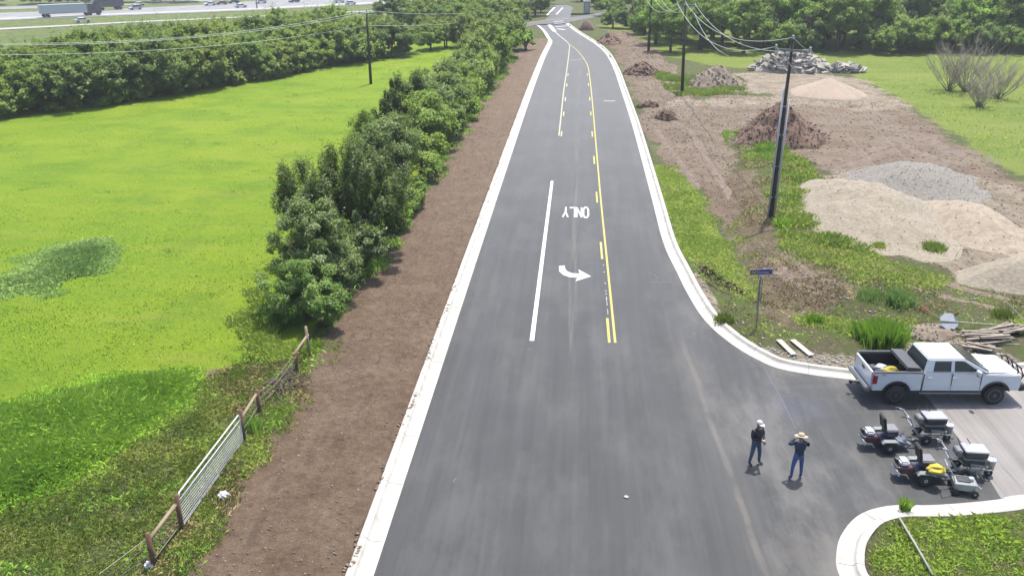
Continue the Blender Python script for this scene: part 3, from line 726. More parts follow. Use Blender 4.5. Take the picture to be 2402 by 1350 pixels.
# ---- the wood across the field on the left
WOODC = [crown_mesh('crown', (3.6, 3.6, 3.6), 3.1, 170, 17000, 0.235, 100 + k, [L_WOOD, L_WOODB, L_MID][k % 3], tips=0.05, low=-0.9, lobes=10, cr=(0.07, 0.20)) for k in range(6)]
WOODT = [trunk_mesh('trunk', 4.2, 0.14, 50 + k, M_BARK, stems=2) for k in range(2)]
bl = G2([(-260, 330), (0, 285), (180, 262), (400, 232), (600, 196), (800, 158), (970, 132)])
bl = [Vector(p) for p in bl]
def along(P, s_):
    L = [(b - a).length for a, b in zip(P[:-1], P[1:])]; s_ = max(0, min(s_, sum(L) - 1e-3))
    for a, b, l in zip(P[:-1], P[1:], L):
        if s_ <= l: return a.lerp(b, s_ / l), (b - a).normalized()
        s_ -= l
Ltot = sum((b - a).length for a, b in zip(bl[:-1], bl[1:]))
nwood = 0; nfront = 0
ORD = 'first second third fourth fifth sixth seventh eighth ninth tenth eleventh twelfth thirteenth fourteenth fifteenth sixteenth seventeenth eighteenth nineteenth twentieth'.split()
for row in range(10):
    s_ = rt.uniform(0, 3)
    while s_ < Ltot + (1 if row < 9 else 0):
        p, d = along(bl, s_); nrm_ = Vector((-d.y, d.x))
        off = 2.6 + row * 4.3 + rt.uniform(-1.0, 1.0)
        # the wood is shallower towards its right end
        if off < 8 + 38 * (1 - 0.5 * sst(0.5, 1.0, s_ / Ltot)):
            q = p + nrm_ * off; k = rt.randrange(6)
            if proj((q.x, q.y, land(q.x, q.y) + 6.9))[1] < np.interp(proj((q.x, q.y, 0))[0], [-300, 0, 150, 300, 480, 700, 850, 970], [92, 74, 60, 46, 27, 12, 0, -8]): s_ += 3.6; continue
            scz = rt.uniform(0.85, 1.2) * (0.95 if row else 0.86)
            sx_ = rt.uniform(0.85, 1.2)
            edge = row == 0
            tree('tree', (q.x, q.y, land(q.x, q.y)), WOODC[k], WOODT[k % 2], rt.uniform(0, 6.28), (sx_, sx_, scz * 1.04),
                 ORD[min(nfront, 19)] + ' tree from the left along the front edge of the dense wood' if edge else 'leafy tree deep inside the dense wood behind the lime field', 'tree',
                 'trees along the front edge of the left wood' if edge else 'trees inside the left wood'); nwood += 1; nfront += edge
        s_ += rt.uniform(3.6, 5.2)
s_ = 0.5; nb = 0
LOWB = [crown_mesh('crown', (1.9, 1.9, 1.5), 1.1, 60, 4500, 0.26, 150 + k, [L_WOOD, L_MID, L_OAK][k], low=-0.95, lobes=7, cr=(.1, .24)) for k in range(3)]
while s_ < Ltot:
    p, d = along(bl, s_); q = p + Vector((-d.y, d.x)) * (0.9 + rt.uniform(-.5, .9)); sc_ = rt.uniform(.7, 1.35)
    e = empty('shrub', (q.x, q.y, land(q.x, q.y)), rt.uniform(0, 6.28), 'low shrub at the foot of the wood where it meets the lime field', 'shrub', 'shrubs along the foot of the left wood'); e.scale = (sc_, sc_, sc_ * rt.uniform(.8, 1.2)); obj('crown', LOWB[rt.randrange(3)], e)
    s_ += rt.uniform(1.8, 3.4)
# ---- clump between the wood and the road, behind the gap
for (px, py, k, s_) in [(1010, 118, 2, .75), (1045, 112, 0, .8), (1085, 112, 3, .85), (1130, 105, 1, 1.0), (1160, 96, 4, 1.1), (1100, 92, 5, 1.05), (1050, 88, 1, 1.0), (1005, 92, 0, .7), (1185, 88, 3, 1.0), (1150, 80, 2, 1.2), (1200, 78, 5, 1.05), (1095, 72, 4, 1.1), (1120, 62, 2, 1.2), (985, 74, 2, 1.1), (1020, 68, 0, 1.2), (1060, 60, 3, 1.1), (1175, 64, 1, 1.2), (930, 70, 4, 1.1), (965, 60, 5, 1.1)]:
    q = GT(px, py); tree('tree', q, WOODC[k], WOODT[k % 2], rt.uniform(0, 6.28), s_ * 1.05, 'leafy tree in the clump between the left wood and the far road', 'tree', 'trees of the clump left of the far road')
for (px, py, k, s_) in [(1195, 50, 0, 1.1), (1215, 44, 1, 1.0), (1235, 40, 2, 1.0), (1255, 38, 4, 1.0), (1268, 30, 5, .9), (1225, 30, 3, 1.3), (1190, 34, 5, 1.3), (1150, 36, 2, 1.4), (1100, 30, 3, 1.4), (1255, 20, 1, 1.2), (1200, 18, 0, 1.4)]:
    q = G(px, py, 0.1); tree('tree', q, WOODC[k], WOODT[k % 2], rt.uniform(0, 6.28), s_, 'bushy green tree beyond the cross road at left', 'tree', 'trees beyond the cross road')

# ---- trees beyond the highway (they close the view at the top edge)
for k in range(54):
    px = -40 + k * 19 + rt.uniform(-6, 6); 
    if 12 < px < 52: continue
    y0 = 14 - px * 0.012 if px < 480 else 3
    if px > 470: y0 = -2
    q = GT(px, y0 - rt.uniform(0, 6)); j = rt.randrange(6); s_ = rt.uniform(.8, 1.2)
    tree('tree', q, WOODC[j], None, rt.uniform(0, 6.28), (s_ * 1.3, s_ * 1.3, s_), 'distant green tree on the far side of the highway', 'tree', 'trees on the far side of the highway')

# ---- the woods at top right
OAKC = [crown_mesh('crown', (4.7, 4.7, 4.9), 5.6, 170, 20000, 0.30, 200 + k, [L_OAK, L_MID, L_OAK, L_WOODB, L_BRIGHT][k], low=-0.9, lobes=8, cr=(0.09, 0.22)) for k in range(5)]
OAKLOW = [crown_mesh('crown', (4.3, 4.3, 3.4), 2.9, 130, 15000, 0.29, 230 + k, [L_OAK, L_WOODB, L_MID][k], low=-0.95, lobes=7, cr=(.09, .22)) for k in range(3)]
OAKT = [trunk_mesh('trunk', 5.6, 0.2, 80 + k, M_BARK, stems=2, spread=1.4, limbs=3, reach=1.2) for k in range(3)]
for row, (yy, st) in enumerate([(124, 5.6), (117, 5.8), (107, 6.4), (95, 7), (82, 9), (68, 10)]):
    x0 = G(1790 if row < 2 else 1640, yy).x if row < 3 else G(1560, yy).x; x = x0 + rt.uniform(0, 2)
    ylev = G(2000, yy).y
    while x < 92:
        j = rt.randrange(5); s_ = rt.uniform(0.85, 1.2)
        y_ = ylev + rt.uniform(-1.2, 1.2) - (x * 0.004 * 0)
        if (row == 0 and rt.random() < .92) or (row == 1 and rt.random() < .5):
            jj = rt.randrange(3); s2 = rt.uniform(.75, 1.05)
            tree('tree', (x, y_, land(x, y_)), OAKLOW[jj], OAKT[jj], rt.uniform(0, 6.28), (s2, s2, s2 * 1.0), 'low bushy tree at the foot of the woods above the green meadow', 'tree', 'low trees at the foot of the right woods')
        else:
            tree('tree', (x, y_ + 1, land(x, y_)), OAKC[j], OAKT[j % 3], rt.uniform(0, 6.28), (s_, s_, s_ * 1.02), 'tall green tree in the woods above the right meadow', 'tree', 'tall trees of the right woods')
        x += st * rt.uniform(.8, 1.15)
# trees left of the woods with grass and trunks showing, and bushes by the road
for (px, py, m, k, s_, lb) in [
    (1570, 122, 1, 0, .80, 'leafy tree with bare trunk just right of the second far power pole'),
    (1640, 116, 1, 1, .85, 'leafy tree with dark trunk behind the middle power pole'),
    (1745, 124, 1, 2, .85, 'leafy tree behind the rubble heap with forked dark trunk'),
    (1690, 108, 1, 3, 1.0, 'dark rounded tree in the gap left of the rubble heap'),
    (1540, 104, 1, 4, .8, 'bright green tree touching the farthest right power pole'),
    (1600, 96, 1, 0, 1.0, 'tall leafy tree behind the tops of the right power poles'),
    (1480, 68, 0, 1, .85, 'dark round bush on the verge right of the far road'),
    (1437, 66, 0, 2, .62, 'olive bush nearest the white cabinet on the far right verge'),
    (1510, 80, 0, 0, .8, 'pale green bush left of the farthest right power pole'),
    (1530, 60, 1, 2, .9, 'broad tree behind the bushes right of the far road'),
    (1590, 64, 1, 3, 1.0, 'shady tree second in from the far road edge'),
    (1430, 38, 0, 0, .8, 'small tree behind the white cabinet'),
    (1465, 32, 1, 1, .7, 'green tree at the top edge right of the far road'),
    (1520, 34, 1, 4, .9, 'bright tree crown at the top edge left of the tall pole'),
    (1400, 16, 0, 1, .9, 'low tree at the top edge right of the white cabinet'),
    (1440, 8, 1, 0, .8, 'tree closing the view right of the far road end'),
    (1365, 4, 0, 2, .8, 'low dark tree at the very end of the far road')]:
    q = GT(px, py)
    tree('tree', q, OAKC[k % 5] if m else OAKLOW[k % 3], OAKT[k % 3], rt.uniform(0, 6.28), s_, lb, 'tree')

# ---- hedgerow between the field and the dirt verge, one plant after another
def hedge(x, y, rad, zc, mat_, label, seed, n=9000, leaf=0.2, tips=0.0, spiky=0.0, lobes=5, nclump=60, kind='hedge_tree', cr=(0.16, 0.30), **kw):
    e = empty(kind, (x, y, land(x, y)), 0, label, 'tree' if rad[2] > 1.6 else 'bush')
    rad = (rad[0] * 1.1, rad[1] * 1.1, rad[2] * 1.1); zc = max(zc * .9, rad[2] * .72)
    obj('crown', crown_mesh('crown', rad, zc, nclump, n, leaf, seed, mat_, tips=tips, spiky=spiky, lobes=lobes, low=-0.95, cr=cr, **kw), e)
    obj('trunk', trunk_mesh('trunk', zc * 1.1, 0.13, seed, M_BARK, stems=3, spread=rad[0] * .9, limbs=4, reach=rad[0] * .4), e)
    return e
hedge(-12.75, 36.9, (2.2, 2.0, 2.0), 1.6, L_VINE, 'green leafy bush at the near end of the hedgerow beside the broken fence', 301, 46000, 0.095, tips=0.06, nclump=150, lobes=8, kind='hedge_bush', cr=(.08, .22))
hedge(-13.3, 39.2, (2.45, 2.2, 2.8), 2.9, L_PALE, 'pale vine-covered tree second from the near end of the hedgerow', 302, 64000, 0.10, tips=0.13, lobes=8, nclump=190, cr=(.07, .20))
hedge(-11.9, 40.2, (1.5, 2.2, 1.5), 1.7, L_PALE, 'light green leafy shrub on the verge side of the pale vine-covered tree', 303, 22000, 0.10, tips=0.1, nclump=90, kind='hedge_shrub')
hedge(-12.8, 45.8, (3.45, 3.0, 3.3), 3.9, L_DARK, 'big dark juniper tree in the hedgerow with ragged top', 304, 70000, 0.125, tips=0.16, spiky=0.12, lobes=8, nclump=170, cr=(.10, .22), aspect=.45)
hedge(-11.9, 42.6, (1.7, 1.7, 1.6), 1.9, L_DARK, 'dark low foliage with pale vine at the foot of the big juniper', 305, 22000, 0.12, tips=0.18, nclump=60, kind='hedge_shrub')
hedge(-11.3, 50.0, (1.1, 1.9, 1.1), 1.2, L_BRIGHT, 'yellow green shrub spilling on the verge right of the big juniper', 306, 9000, 0.15, tips=0.02, nclump=50, kind='hedge_shrub')
hedge(-11.3, 55.0, (1.2, 2.4, 1.2), 1.2, L_MID, 'low green shrub on the verge edge under the broad light green tree', 307, 8000, 0.17, tips=0.05, nclump=50, kind='hedge_shrub')
hedge(-15.6, 61.5, (2.3, 2.4, 2.7), 3.0, L_MID, 'mid green tree on the field side behind the big juniper', 308, 22000, 0.155, tips=0.05, nclump=80)
hedge(-13.1, 60.6, (2.6, 2.7, 2.8), 3.2, L_PALE, 'broad light green tree third large crown along the hedgerow', 309, 30000, 0.15, tips=0.06, lobes=6, nclump=100)
hedge(-11.4, 64.0, (1.4, 3.0, 1.6), 1.6, L_MID, 'low shrub trailing on the verge beyond the broad light green tree', 310, 9000, 0.2, nclump=50, kind='hedge_shrub')
hedge(-16.3, 72.5, (2.0, 2.6, 2.6), 3.0, L_DARK, 'dark spiky juniper on the field side halfway along the hedgerow', 311, 15000, 0.2, spiky=.5, nclump=90, cr=(.10, .2))
hedge(-13.2, 72.0, (2.4, 3.3, 2.5), 2.9, L_MID, 'rounded green tree beside the dark spiky juniper', 312, 15000, 0.22, tips=0.04, nclump=80)
hedge(-15.8, 81.0, (2.2, 3.0, 2.4), 2.9, L_DARK, 'second dark juniper on the field side of the hedgerow', 313, 12000, 0.22, spiky=.35, nclump=70)
hedge(-12.9, 81.5, (2.2, 3.4, 2.6), 2.9, L_PALE, 'light green tree with shaded verge side halfway along', 314, 14000, 0.23, tips=0.04, nclump=70)
hedge(-14.8, 91.0, (2.6, 3.6, 2.5), 3.0, L_PALE, 'blue green tree before the hedgerow narrows', 315, 13000, 0.25, tips=0.03, nclump=70)
hedge(-12.3, 92.0, (2.0, 3.6, 2.5), 2.8, L_MID, 'green tree overhanging the verge past the halfway dirt bank', 316, 12000, 0.25, nclump=60)
hedge(-13.8, 102, (2.6, 3.8, 2.4), 2.9, L_WOODB, 'rounded blue green tree in the far half of the hedgerow', 317, 10000, 0.28, nclump=60)
hedge(-11.6, 104, (1.8, 3.6, 2.3), 2.6, L_MID, 'green tree on the verge side in the far half', 318, 9000, 0.28, nclump=50)
hedge(-13.6, 114, (2.8, 4.2, 2.7), 3.0, L_WOOD, 'olive green tree two before the end of the hedgerow', 319, 9000, 0.32, nclump=60)
hedge(-11.2, 117, (1.8, 3.8, 2.4), 2.7, L_OAK, 'green tree on the verge side near the end of the hedgerow', 320, 8000, 0.32, nclump=50)
hedge(-13.4, 128, (3.2, 4.6, 3.3), 3.6, L_WOOD, 'tall olive tree at the far end of the hedgerow', 321, 9000, 0.36, nclump=60)
hedge(-10.8, 131, (2.1, 3.8, 2.6), 2.9, L_OAK, 'bright green tree leaning over the verge at the far end', 322, 7000, 0.36, nclump=50)
hedge(-11.6, 142, (2.6, 4.2, 2.4), 2.6, L_WOOD, 'last tree of the hedgerow before the junction', 323, 7000, 0.38, nclump=50)
hedge(-8.9, 143, (1.5, 2.4, 1.6), 1.7, L_BRIGHT, 'small bright bush on the verge where the kerb bends', 324, 4000, 0.34, nclump=30, kind='hedge_shrub')

for i_, (hx, hy, hr, hh_, mt_, lb_) in enumerate([(-14.6, 55.5, 2.2, 1.7, L_MID, 'green shrub filling the hedgerow behind the big juniper'), (-15.2, 67.0, 2.3, 1.8, L_MID, 'green shrub filling the hedgerow beyond the broad light green tree'), (-12.0, 77.0, 1.9, 1.7, L_PALE, 'pale shrub at the verge edge halfway along the hedgerow'),
    (-12.2, 87.0, 2.0, 1.7, L_OAK, 'fresh green shrub on the verge side past the halfway point'), (-12.4, 98.0, 2.0, 1.8, L_MID, 'shrub between the rounded trees in the far half of the hedgerow'), (-12.0, 110.0, 2.1, 2.0, L_WOOD, 'olive shrub in the far third of the hedgerow'), (-12.0, 123.0, 2.3, 2.1, L_OAK, 'fresh green shrub before the tall olive tree'), (-12.4, 136.0, 2.4, 2.1, L_WOOD, 'olive shrub behind the tall olive tree at the far end')]):
    hedge(hx, hy, (hr, hr * 1.7, hh_), hh_ * .85, mt_, lb_, 340 + i_, 9000, 0.16 + hy * .0012, nclump=60, kind='hedge_shrub')
# ---- bare bushes on the meadow
def bare_bush(name, x, y, h, spread, seed, label):
    g = random.Random(seed); e = empty(name, (x, y, land(x, y)), 0, label, 'bush')
    mb = MB(); tw = MB()
    for k in range(34):
        a = g.uniform(0, 6.28); rr_ = g.random() ** .6 * spread; hh_ = h * g.uniform(.72, 1.05) * (1 - .25 * (rr_ / spread) ** 2)
        e0 = Vector((g.uniform(-.25, .25), g.uniform(-.25, .25), -.1)); rr_ *= 1.35; e1 = Vector((math.cos(a) * rr_, math.sin(a) * rr_, hh_))
        m1 = e0.lerp(e1, .45) + Vector((g.uniform(-.2, .2), g.uniform(-.2, .2), -.1))
        mb.tube([e0, m1, e1], [.036, .02, .008], 5)
        for j in range(13):
            f_ = g.uniform(.35, .98); q = m1.lerp(e1, (f_ - .45) / .55) if f_ > .45 else e0.lerp(m1, f_ / .45)
            b = a + g.uniform(-1.1, 1.1); L_ = g.uniform(.5, 1.1) * h * .28
            t_ = q + Vector((math.cos(b) * L_ * .65, math.sin(b) * L_ * .65, L_ * g.uniform(.7, 1.1)))
            tw.tube([q, q.lerp(t_, .5) + Vector((0, 0, -.04)), t_], [.013, .010, .005], 3, caps=False)
            for j2 in range(2):
                q2 = q.lerp(t_, g.uniform(.3, .95)); t2 = q2 + Vector((g.uniform(-.3, .3), g.uniform(-.3, .3), g.uniform(.2, .5))) * h * .2
                tw.tube([q2, t2], [.009, .004], 3, caps=False)
    mb.build('branches', M_BARKG, e, smooth=True); o = tw.build('twigs', M_BARKG, e); o['kind'] = 'stuff'
    return e
for (px, py, h, s_, sd, lb) in [(2265, 215, 5.6, 3.7, 1, 'largest leafless grey bush on the meadow'), (2225, 213, 4.6, 2.4, 2, 'leafless bush on the left side of the largest one'),
                                (2298, 252, 3.2, 1.6, 3, 'smallest leafless bush nearest the dirt lot'), (2340, 232, 4.2, 2.5, 4, 'leafless bush at the right near the frame edge')]:
    q = GT(px, py); bare_bush('bare_bush', q.x, q.y, h, s_, sd, lb)

# ------------------------------------------------------------------ grasses
def blades(name, poly_or_pts, n, h, wd, mat_, label, seed, bend=0.35, dens=None, hvar=0.5, clump=0.0, tip=0.0, kind='stuff', pts=None, edge=1.0, feather=0):
    g = np.random.default_rng(seed)
    if pts is None:
        P = np.array(poly_or_pts); lo = P.min(0); hi = P.max(0); out = []
        tot = 0
        while tot < n:
            q = g.uniform(lo - .8, hi + .8, (n, 2)); ok = sdist(q[:, 0], q[:, 1], poly_or_pts) + (fbm(q[:, 0], q[:, 1], 0.6, 4, 44 + seed % 9) - .5) * edge * 2 > (g.random(n) ** 2) * (1.5 if feather else .8) * edge - 0.25 * edge
            if dens is not None: ok &= g.random(n) < dens(q[:, 0], q[:, 1])
            ok &= road_sd(q[:, 0], q[:, 1]) < -0.86
            q = q[ok]; out.append(q); tot += len(q)
            if len(q) < n * 0.002: break
        q = np.concatenate(out)[:n]
    else: q = pts
    if clump > 0: q = q + g.normal(size=q.shape) * 0.02
    n = len(q); z = height(q[:, 0], q[:, 1])
    hv = h * (1 - hvar + 2 * hvar * g.random(n)) * (0.6 + 0.8 * fbm(q[:, 0], q[:, 1], 0.8, 3, seed % 90))
    if feather: hv = hv * (.25 + .75 * sst(-.3, feather, sdist(q[:, 0], q[:, 1], poly_or_pts)))
    a = g.uniform(0, 2 * np.pi, n); wv = wd * g.uniform(.6, 1.4, n)
    sx_ = np.cos(a) * wv / 2; sy_ = np.sin(a) * wv / 2; ba = g.uniform(0, 2 * np.pi, n); bd = bend * hv * g.random(n) * 1.6
    bx = np.cos(ba) * bd; by = np.sin(ba) * bd
    v0 = np.stack([q[:, 0] - sx_, q[:, 1] - sy_, z - 0.02], 1); v1 = np.stack([q[:, 0] + sx_, q[:, 1] + sy_, z - 0.02], 1)
    v2 = np.stack([q[:, 0] + bx * .4 + sx_ * .8, q[:, 1] + by * .4 + sy_ * .8, z + hv * .6], 1)
    v3 = np.stack([q[:, 0] + bx, q[:, 1] + by, z + hv * (1 - .25 * bd / (hv + 1e-6))], 1)
    verts = np.stack([v0, v1, v2, v3], 1).reshape(-1, 3); f_ = np.arange(n * 4).reshape(-1, 4)
    o = np_mesh(name, verts, f_, mat_)
    tv = np.clip(0.5 + 1.6 * (fbm(q[:, 0], q[:, 1], 0.7, 3, seed % 70) - .5) + g.normal(size=n) * 0.16, 0, 1)
    colr = np.stack([tv, (g.random(n) < tip).astype(float), tv, np.ones(n)], 1).repeat(4, 0)
    at_ = o.data.color_attributes.new('tint', 'FLOAT_COLOR', 'POINT'); at_.data.foreach_set('color', colr.astype(np.float32).ravel())
    return tag(o, label, 'grass', kind=kind) if kind else o
L_TALL = leaf_mat('tall_grass_leaf', (0.085, 0.20, 0.028), (0.15, 0.31, 0.036), (0.24, 0.41, 0.07), trans=0.42, up=3.2, gain=1.5)
L_WEED = leaf_mat('weed_leaf', (0.09, 0.20, 0.075), (0.16, 0.29, 0.11), (0.25, 0.38, 0.16), trans=0.42, up=3.2, gain=1.35)
L_LIME = leaf_mat('lime_grass_leaf', (0.10, 0.22, 0.018), (0.16, 0.30, 0.022), (0.22, 0.34, 0.04), trans=0.45, up=3.0, gain=1.25)
L_OLIVE = leaf_mat('olive_grass_leaf', (0.07, 0.11, 0.03), (0.12, 0.165, 0.045), (0.20, 0.235, 0.08), tips=(0.27, 0.225, 0.13), trans=0.4, up=3.0, gain=1.25)
L_RGRASS = leaf_mat('verge_grass_leaf', (0.090, 0.145, 0.038), (0.138, 0.198, 0.050), (0.20, 0.25, 0.085), tips=(0.28, 0.26, 0.14), trans=0.45, up=3.5, gain=1.75)
L_MEADOW = leaf_mat('meadow_leaf', (0.10, 0.19, 0.035), (0.15, 0.245, 0.045), (0.21, 0.29, 0.07), trans=0.45, up=3.5, gain=1.5)
L_STRAW = leaf_mat('straw_leaf', (0.13, 0.11, 0.06), (0.22, 0.185, 0.11), (0.31, 0.27, 0.17), trans=0.15, up=3.0, gain=1.25)
A_TALL = G2([(-120, 940), (0, 942), (110, 920), (250, 885), (380, 868), (455, 868), (482, 890), (440, 950), (370, 1010), (300, 1060), (200, 1110), (110, 1165), (0, 1215), (-120, 1260)])
B_TALL = G2([(-100, 680), (0, 655), (60, 610), (150, 570), (230, 556), (280, 575), (282, 610), (220, 645), (120, 685), (30, 700), (-100, 730)])
blades('tall_grass', A_TALL, 62000, 0.40, 0.03, L_TALL, 'tall coarse bright green grass stand at lower left of the field', 1, bend=.9, edge=1.6, feather=1.6)
blades('weed_patch', B_TALL, 30000, 0.32, 0.04, L_WEED, 'patch of taller blue green weeds out in the lime field', 2, bend=.8, edge=2.0, feather=1.8)
def dclump(s_, lo, hi, sd): return lambda x, y: sst(lo, hi, fbm(x, y, s_, 4, sd))
FB = [(-13.2, 34), (-16, 44), (-19, 66), (-75, 66), (-55, 40), (-34, 20), (-26, 20), (-16.5, 31)]
blades('field_grass', FB, 36000, 0.07, 0.05, L_LIME, 'short lime green grass of the near field', 3, bend=.8, dens=lambda x, y: (sst(66, 24, y) ** 1.3) * (0.25 + sst(.35, .6, fbm(x, y, .5, 3, 33))))
blades('verge_weeds', Z['weedL'], 70000, 0.13, 0.03, L_OLIVE, 'short olive weeds and grass at lower left by the fence', 4, bend=.9, tip=.04, dens=lambda x, y: 0.3 + sst(.35, .55, fbm(x, y, .9, 3, 12)))
blades('verge_weeds', Z['weedL'], 7000, 0.16, 0.04, L_BRIGHT, 'scattered leafy weeds among the olive grass at lower left', 5, bend=.9, dens=dclump(.7, .5, .62, 18))
blades('dry_grass', Z['tanL'], 8000, 0.16, 0.025, L_STRAW, 'strawy dry grass along the fence line', 6, bend=.9, dens=dclump(1.2, .38, .55, 13))
blades('fence_weeds', G2([(560, 1020), (640, 1000), (600, 1090), (560, 1130), (480, 1250), (440, 1290), (440, 1240), (500, 1150)]), 2600, 0.16, 0.04, L_RGRASS, 'green weeds growing through the foot of the metal gate', 7, bend=.7, dens=dclump(1.1, .42, .55, 23))
blades('hedge_foot_grass', G2([(600, 690), (660, 800), (740, 830), (760, 800), (700, 850), (620, 850), (560, 760)]), 9000, 0.25, 0.035, L_MEADOW, 'tall grass round the near end of the hedgerow', 8, bend=.6)
blades('verge_grass', Z['lime_r'], 26000, 0.11, 0.035, L_RGRASS, 'lime green grass bank between right kerb and trench', 9, bend=.8, tip=.04, dens=lambda x, y: .25 + sst(.3, .55, fbm(x, y, .8, 3, 41)))
RG = G2([(1700, 320), (1800, 345), (1900, 380), (1925, 440), (1950, 545), (2060, 600), (2200, 650), (2402, 710), (2560, 760), (2560, 830), (2402, 790), (2200, 790), (2050, 800), (1850, 820), (1740, 790), (1690, 720), (1770, 700), (1760, 600), (1730, 540), (1770, 430), (1740, 370)])
mul = Z['mulch']
blades('rough_grass', RG, 55000, 0.13, 0.035, L_RGRASS, 'patchy green grass between trench and gravel heaps', 10, bend=.8, tip=.15, dens=lambda x, y: (0.03 + sst(.50, .64, fbm(x, y, .33, 4, 51))) * (1 - .85 * sst(-.3, .6, sdist(x, y, mul))) * (1 - .8 * sst(-.3, .6, sdist(x, y, Z['tanR']))))
blades('rough_grass', G2([(1800, 350), (1890, 380), (1925, 440), (1945, 540), (2060, 610), (1960, 610), (1850, 560), (1800, 470), (1840, 400)]), 15000, 0.3, 0.045, L_RGRASS, 'thick green grass round the foot of the large power pole', 11, bend=.6, dens=dclump(.5, .38, .55, 61))
blades('rough_grass', RG, 12000, 0.13, 0.02, L_STRAW, 'dead straw coloured grass in the rough ground at right', 12, bend=.9, dens=dclump(.5, .42, .6, 71))
ISL = G2([(2110, 1215), (2250, 1205), (2402, 1195), (2700, 1170), (2700, 1500), (2000, 1500), (2010, 1350), (2030, 1270)])
blades('corner_weeds', ISL, 50000, 0.09, 0.022, L_RGRASS, 'patchy weeds and grass on the corner at lower right', 13, bend=.9, tip=.12, dens=lambda x, y: .15 + sst(.4, .58, fbm(x, y, .9, 3, 81)))
blades('corner_weeds', ISL, 5000, 0.14, 0.04, L_MEADOW, 'broad leafed weeds on the corner at lower right', 14, bend=.9, dens=dclump(.8, .5, .6, 82))
MG = G2([(1780, 300), (1850, 320), (1900, 350), (1780, 345), (1700, 320)])
blades('rough_grass', G2([(1690, 300), (1780, 325), (1850, 350), (1800, 380), (1720, 345)]), 9000, 0.3, 0.05, L_BRIGHT, 'green grass below the brown spoil heap', 15, dens=dclump(.4, .38, .55, 91))
blades('rough_grass', G2([(1530, 170), (1600, 185), (1660, 170), (1750, 190), (1740, 225), (1600, 230), (1560, 215)]), 16000, 0.35, 0.07, L_RGRASS, 'green grass around the middle power pole', 16, dens=dclump(.3, .36, .52, 92))
gf = np.random.default_rng(99); nf = 620; fx = gf.uniform(-60, -15, nf); fy = gf.uniform(30, 134, nf); okf = (fx < -16 - (fy - 30) * .02) & (fx > -fy * .75 - 4) & (fx > -95 + fy * .5); fx, fy = fx[okf], fy[okf]
kf = gf.integers(0, len(fx), 12000); pf = np.stack([fx[kf], fy[kf]], 1) + gf.normal(size=(12000, 2)) * gf.uniform(.15, .8, len(fx))[kf][:, None] * np.array([1.3, .8])
blades('field_weeds', None, 8000, 0.09, 0.05, L_MEADOW, 'darker green tufts dotted through the lime field', 98, bend=.8, pts=pf)
MDW = [(x, y) for x, y in G2([(2140, 250), (2330, 380), (2500, 420), (2700, 300), (2600, 140), (1950, 140), (2010, 180)])]
blades('meadow_grass', MDW, 7000, 0.14, 0.07, L_MEADOW, 'tufted green grass of the right meadow', 97, bend=.9, dens=lambda x, y: .1 + sst(.45, .6, fbm(x, y, .22, 4, 66)))
blades('verge_edge_weeds', [(-12.4, 38), (-11.0, 38), (-10.5, 60), (-10.2, 100), (-9.4, 135), (-12, 135), (-12.6, 80)], 9000, 0.22, 0.06, L_BRIGHT, 'weeds creeping from the hedge foot onto the brown verge', 96, bend=.8, dens=dclump(.8, .42, .58, 57))
blades('verge_edge_weeds', [(-12.6, 15), (-11.2, 15), (-10.9, 26), (-10.6, 36), (-12.2, 36)], 3500, 0.12, 0.03, L_OLIVE, 'sparse weeds along the fence side of the brown verge', 95, bend=.9, dens=dclump(1.0, .45, .6, 58))
# green bush of long leaves behind the pickup, and single weeds
def tuft(name, x, y, h, rad, n, mat_, label, seed, wd=.05):
    g = np.random.default_rng(seed); q = g.normal(size=(n, 2)) * rad * .5 + np.array([x, y])
    o = blades(name, None, n, h, wd, mat_, label, seed, bend=.35, kind=None, pts=q, hvar=.3); tag(o, label, 'plant'); return o
for (px, py, h, r_, n, mt, lb, sd, wd) in [
    (2068, 806, 1.0, .62, 2200, L_TALL, 'tall bright green weed clump behind the pickup bed', 31, .05),
    (2030, 790, .6, .5, 900, L_BRIGHT, 'darker weed clump left of the tall green one', 32, .05),
    (2110, 712, .6, .6, 900, L_WEED, 'grey green weed clump near the fallen orange stake', 33, .03),
    (2040, 700, .5, .5, 700, L_WEED, 'wispy grey weed left of the fallen sign', 34, .02),
    (1805, 345, .5, .7, 900, L_TALL, 'deep green clump left of the large pole below the brown heap', 35, .06),
    (1838, 530, .4, .5, 700, L_TALL, 'green clump at the foot of the large pole', 36, .05),
    (1700, 812 - 60, .3, .4, 500, L_OLIVE, 'small olive weed by the corner kerb', 37, .05),
    (1910, 755, .35, .35, 500, L_TALL, 'small green weed between slabs and tall clump', 38, .05),
    (592, 1010, .5, .25, 500, L_BRIGHT, 'green weed at the far post of the metal gate', 39, .05),
    (2185, 590, .45, .6, 900, L_RGRASS, 'grass clump at the toe of the cream gravel heap', 40, .05),
    (2060, 582, .3, .4, 500, L_RGRASS, 'smaller grass clump at the toe of the cream gravel heap', 41, .05),
    (2350, 740, .3, .42, 700, L_OLIVE, 'yellowish weed patch beyond the fallen sign pole', 42, .04),
    (2122, 1195, .35, .12, 120, L_BRIGHT, 'weed sprouting at the back of the corner kerb', 43, .04)]:
    q = GT(px, py); tuft('weed_clump', q.x, q.y, h, r_, n, mt, lb, sd, wd)
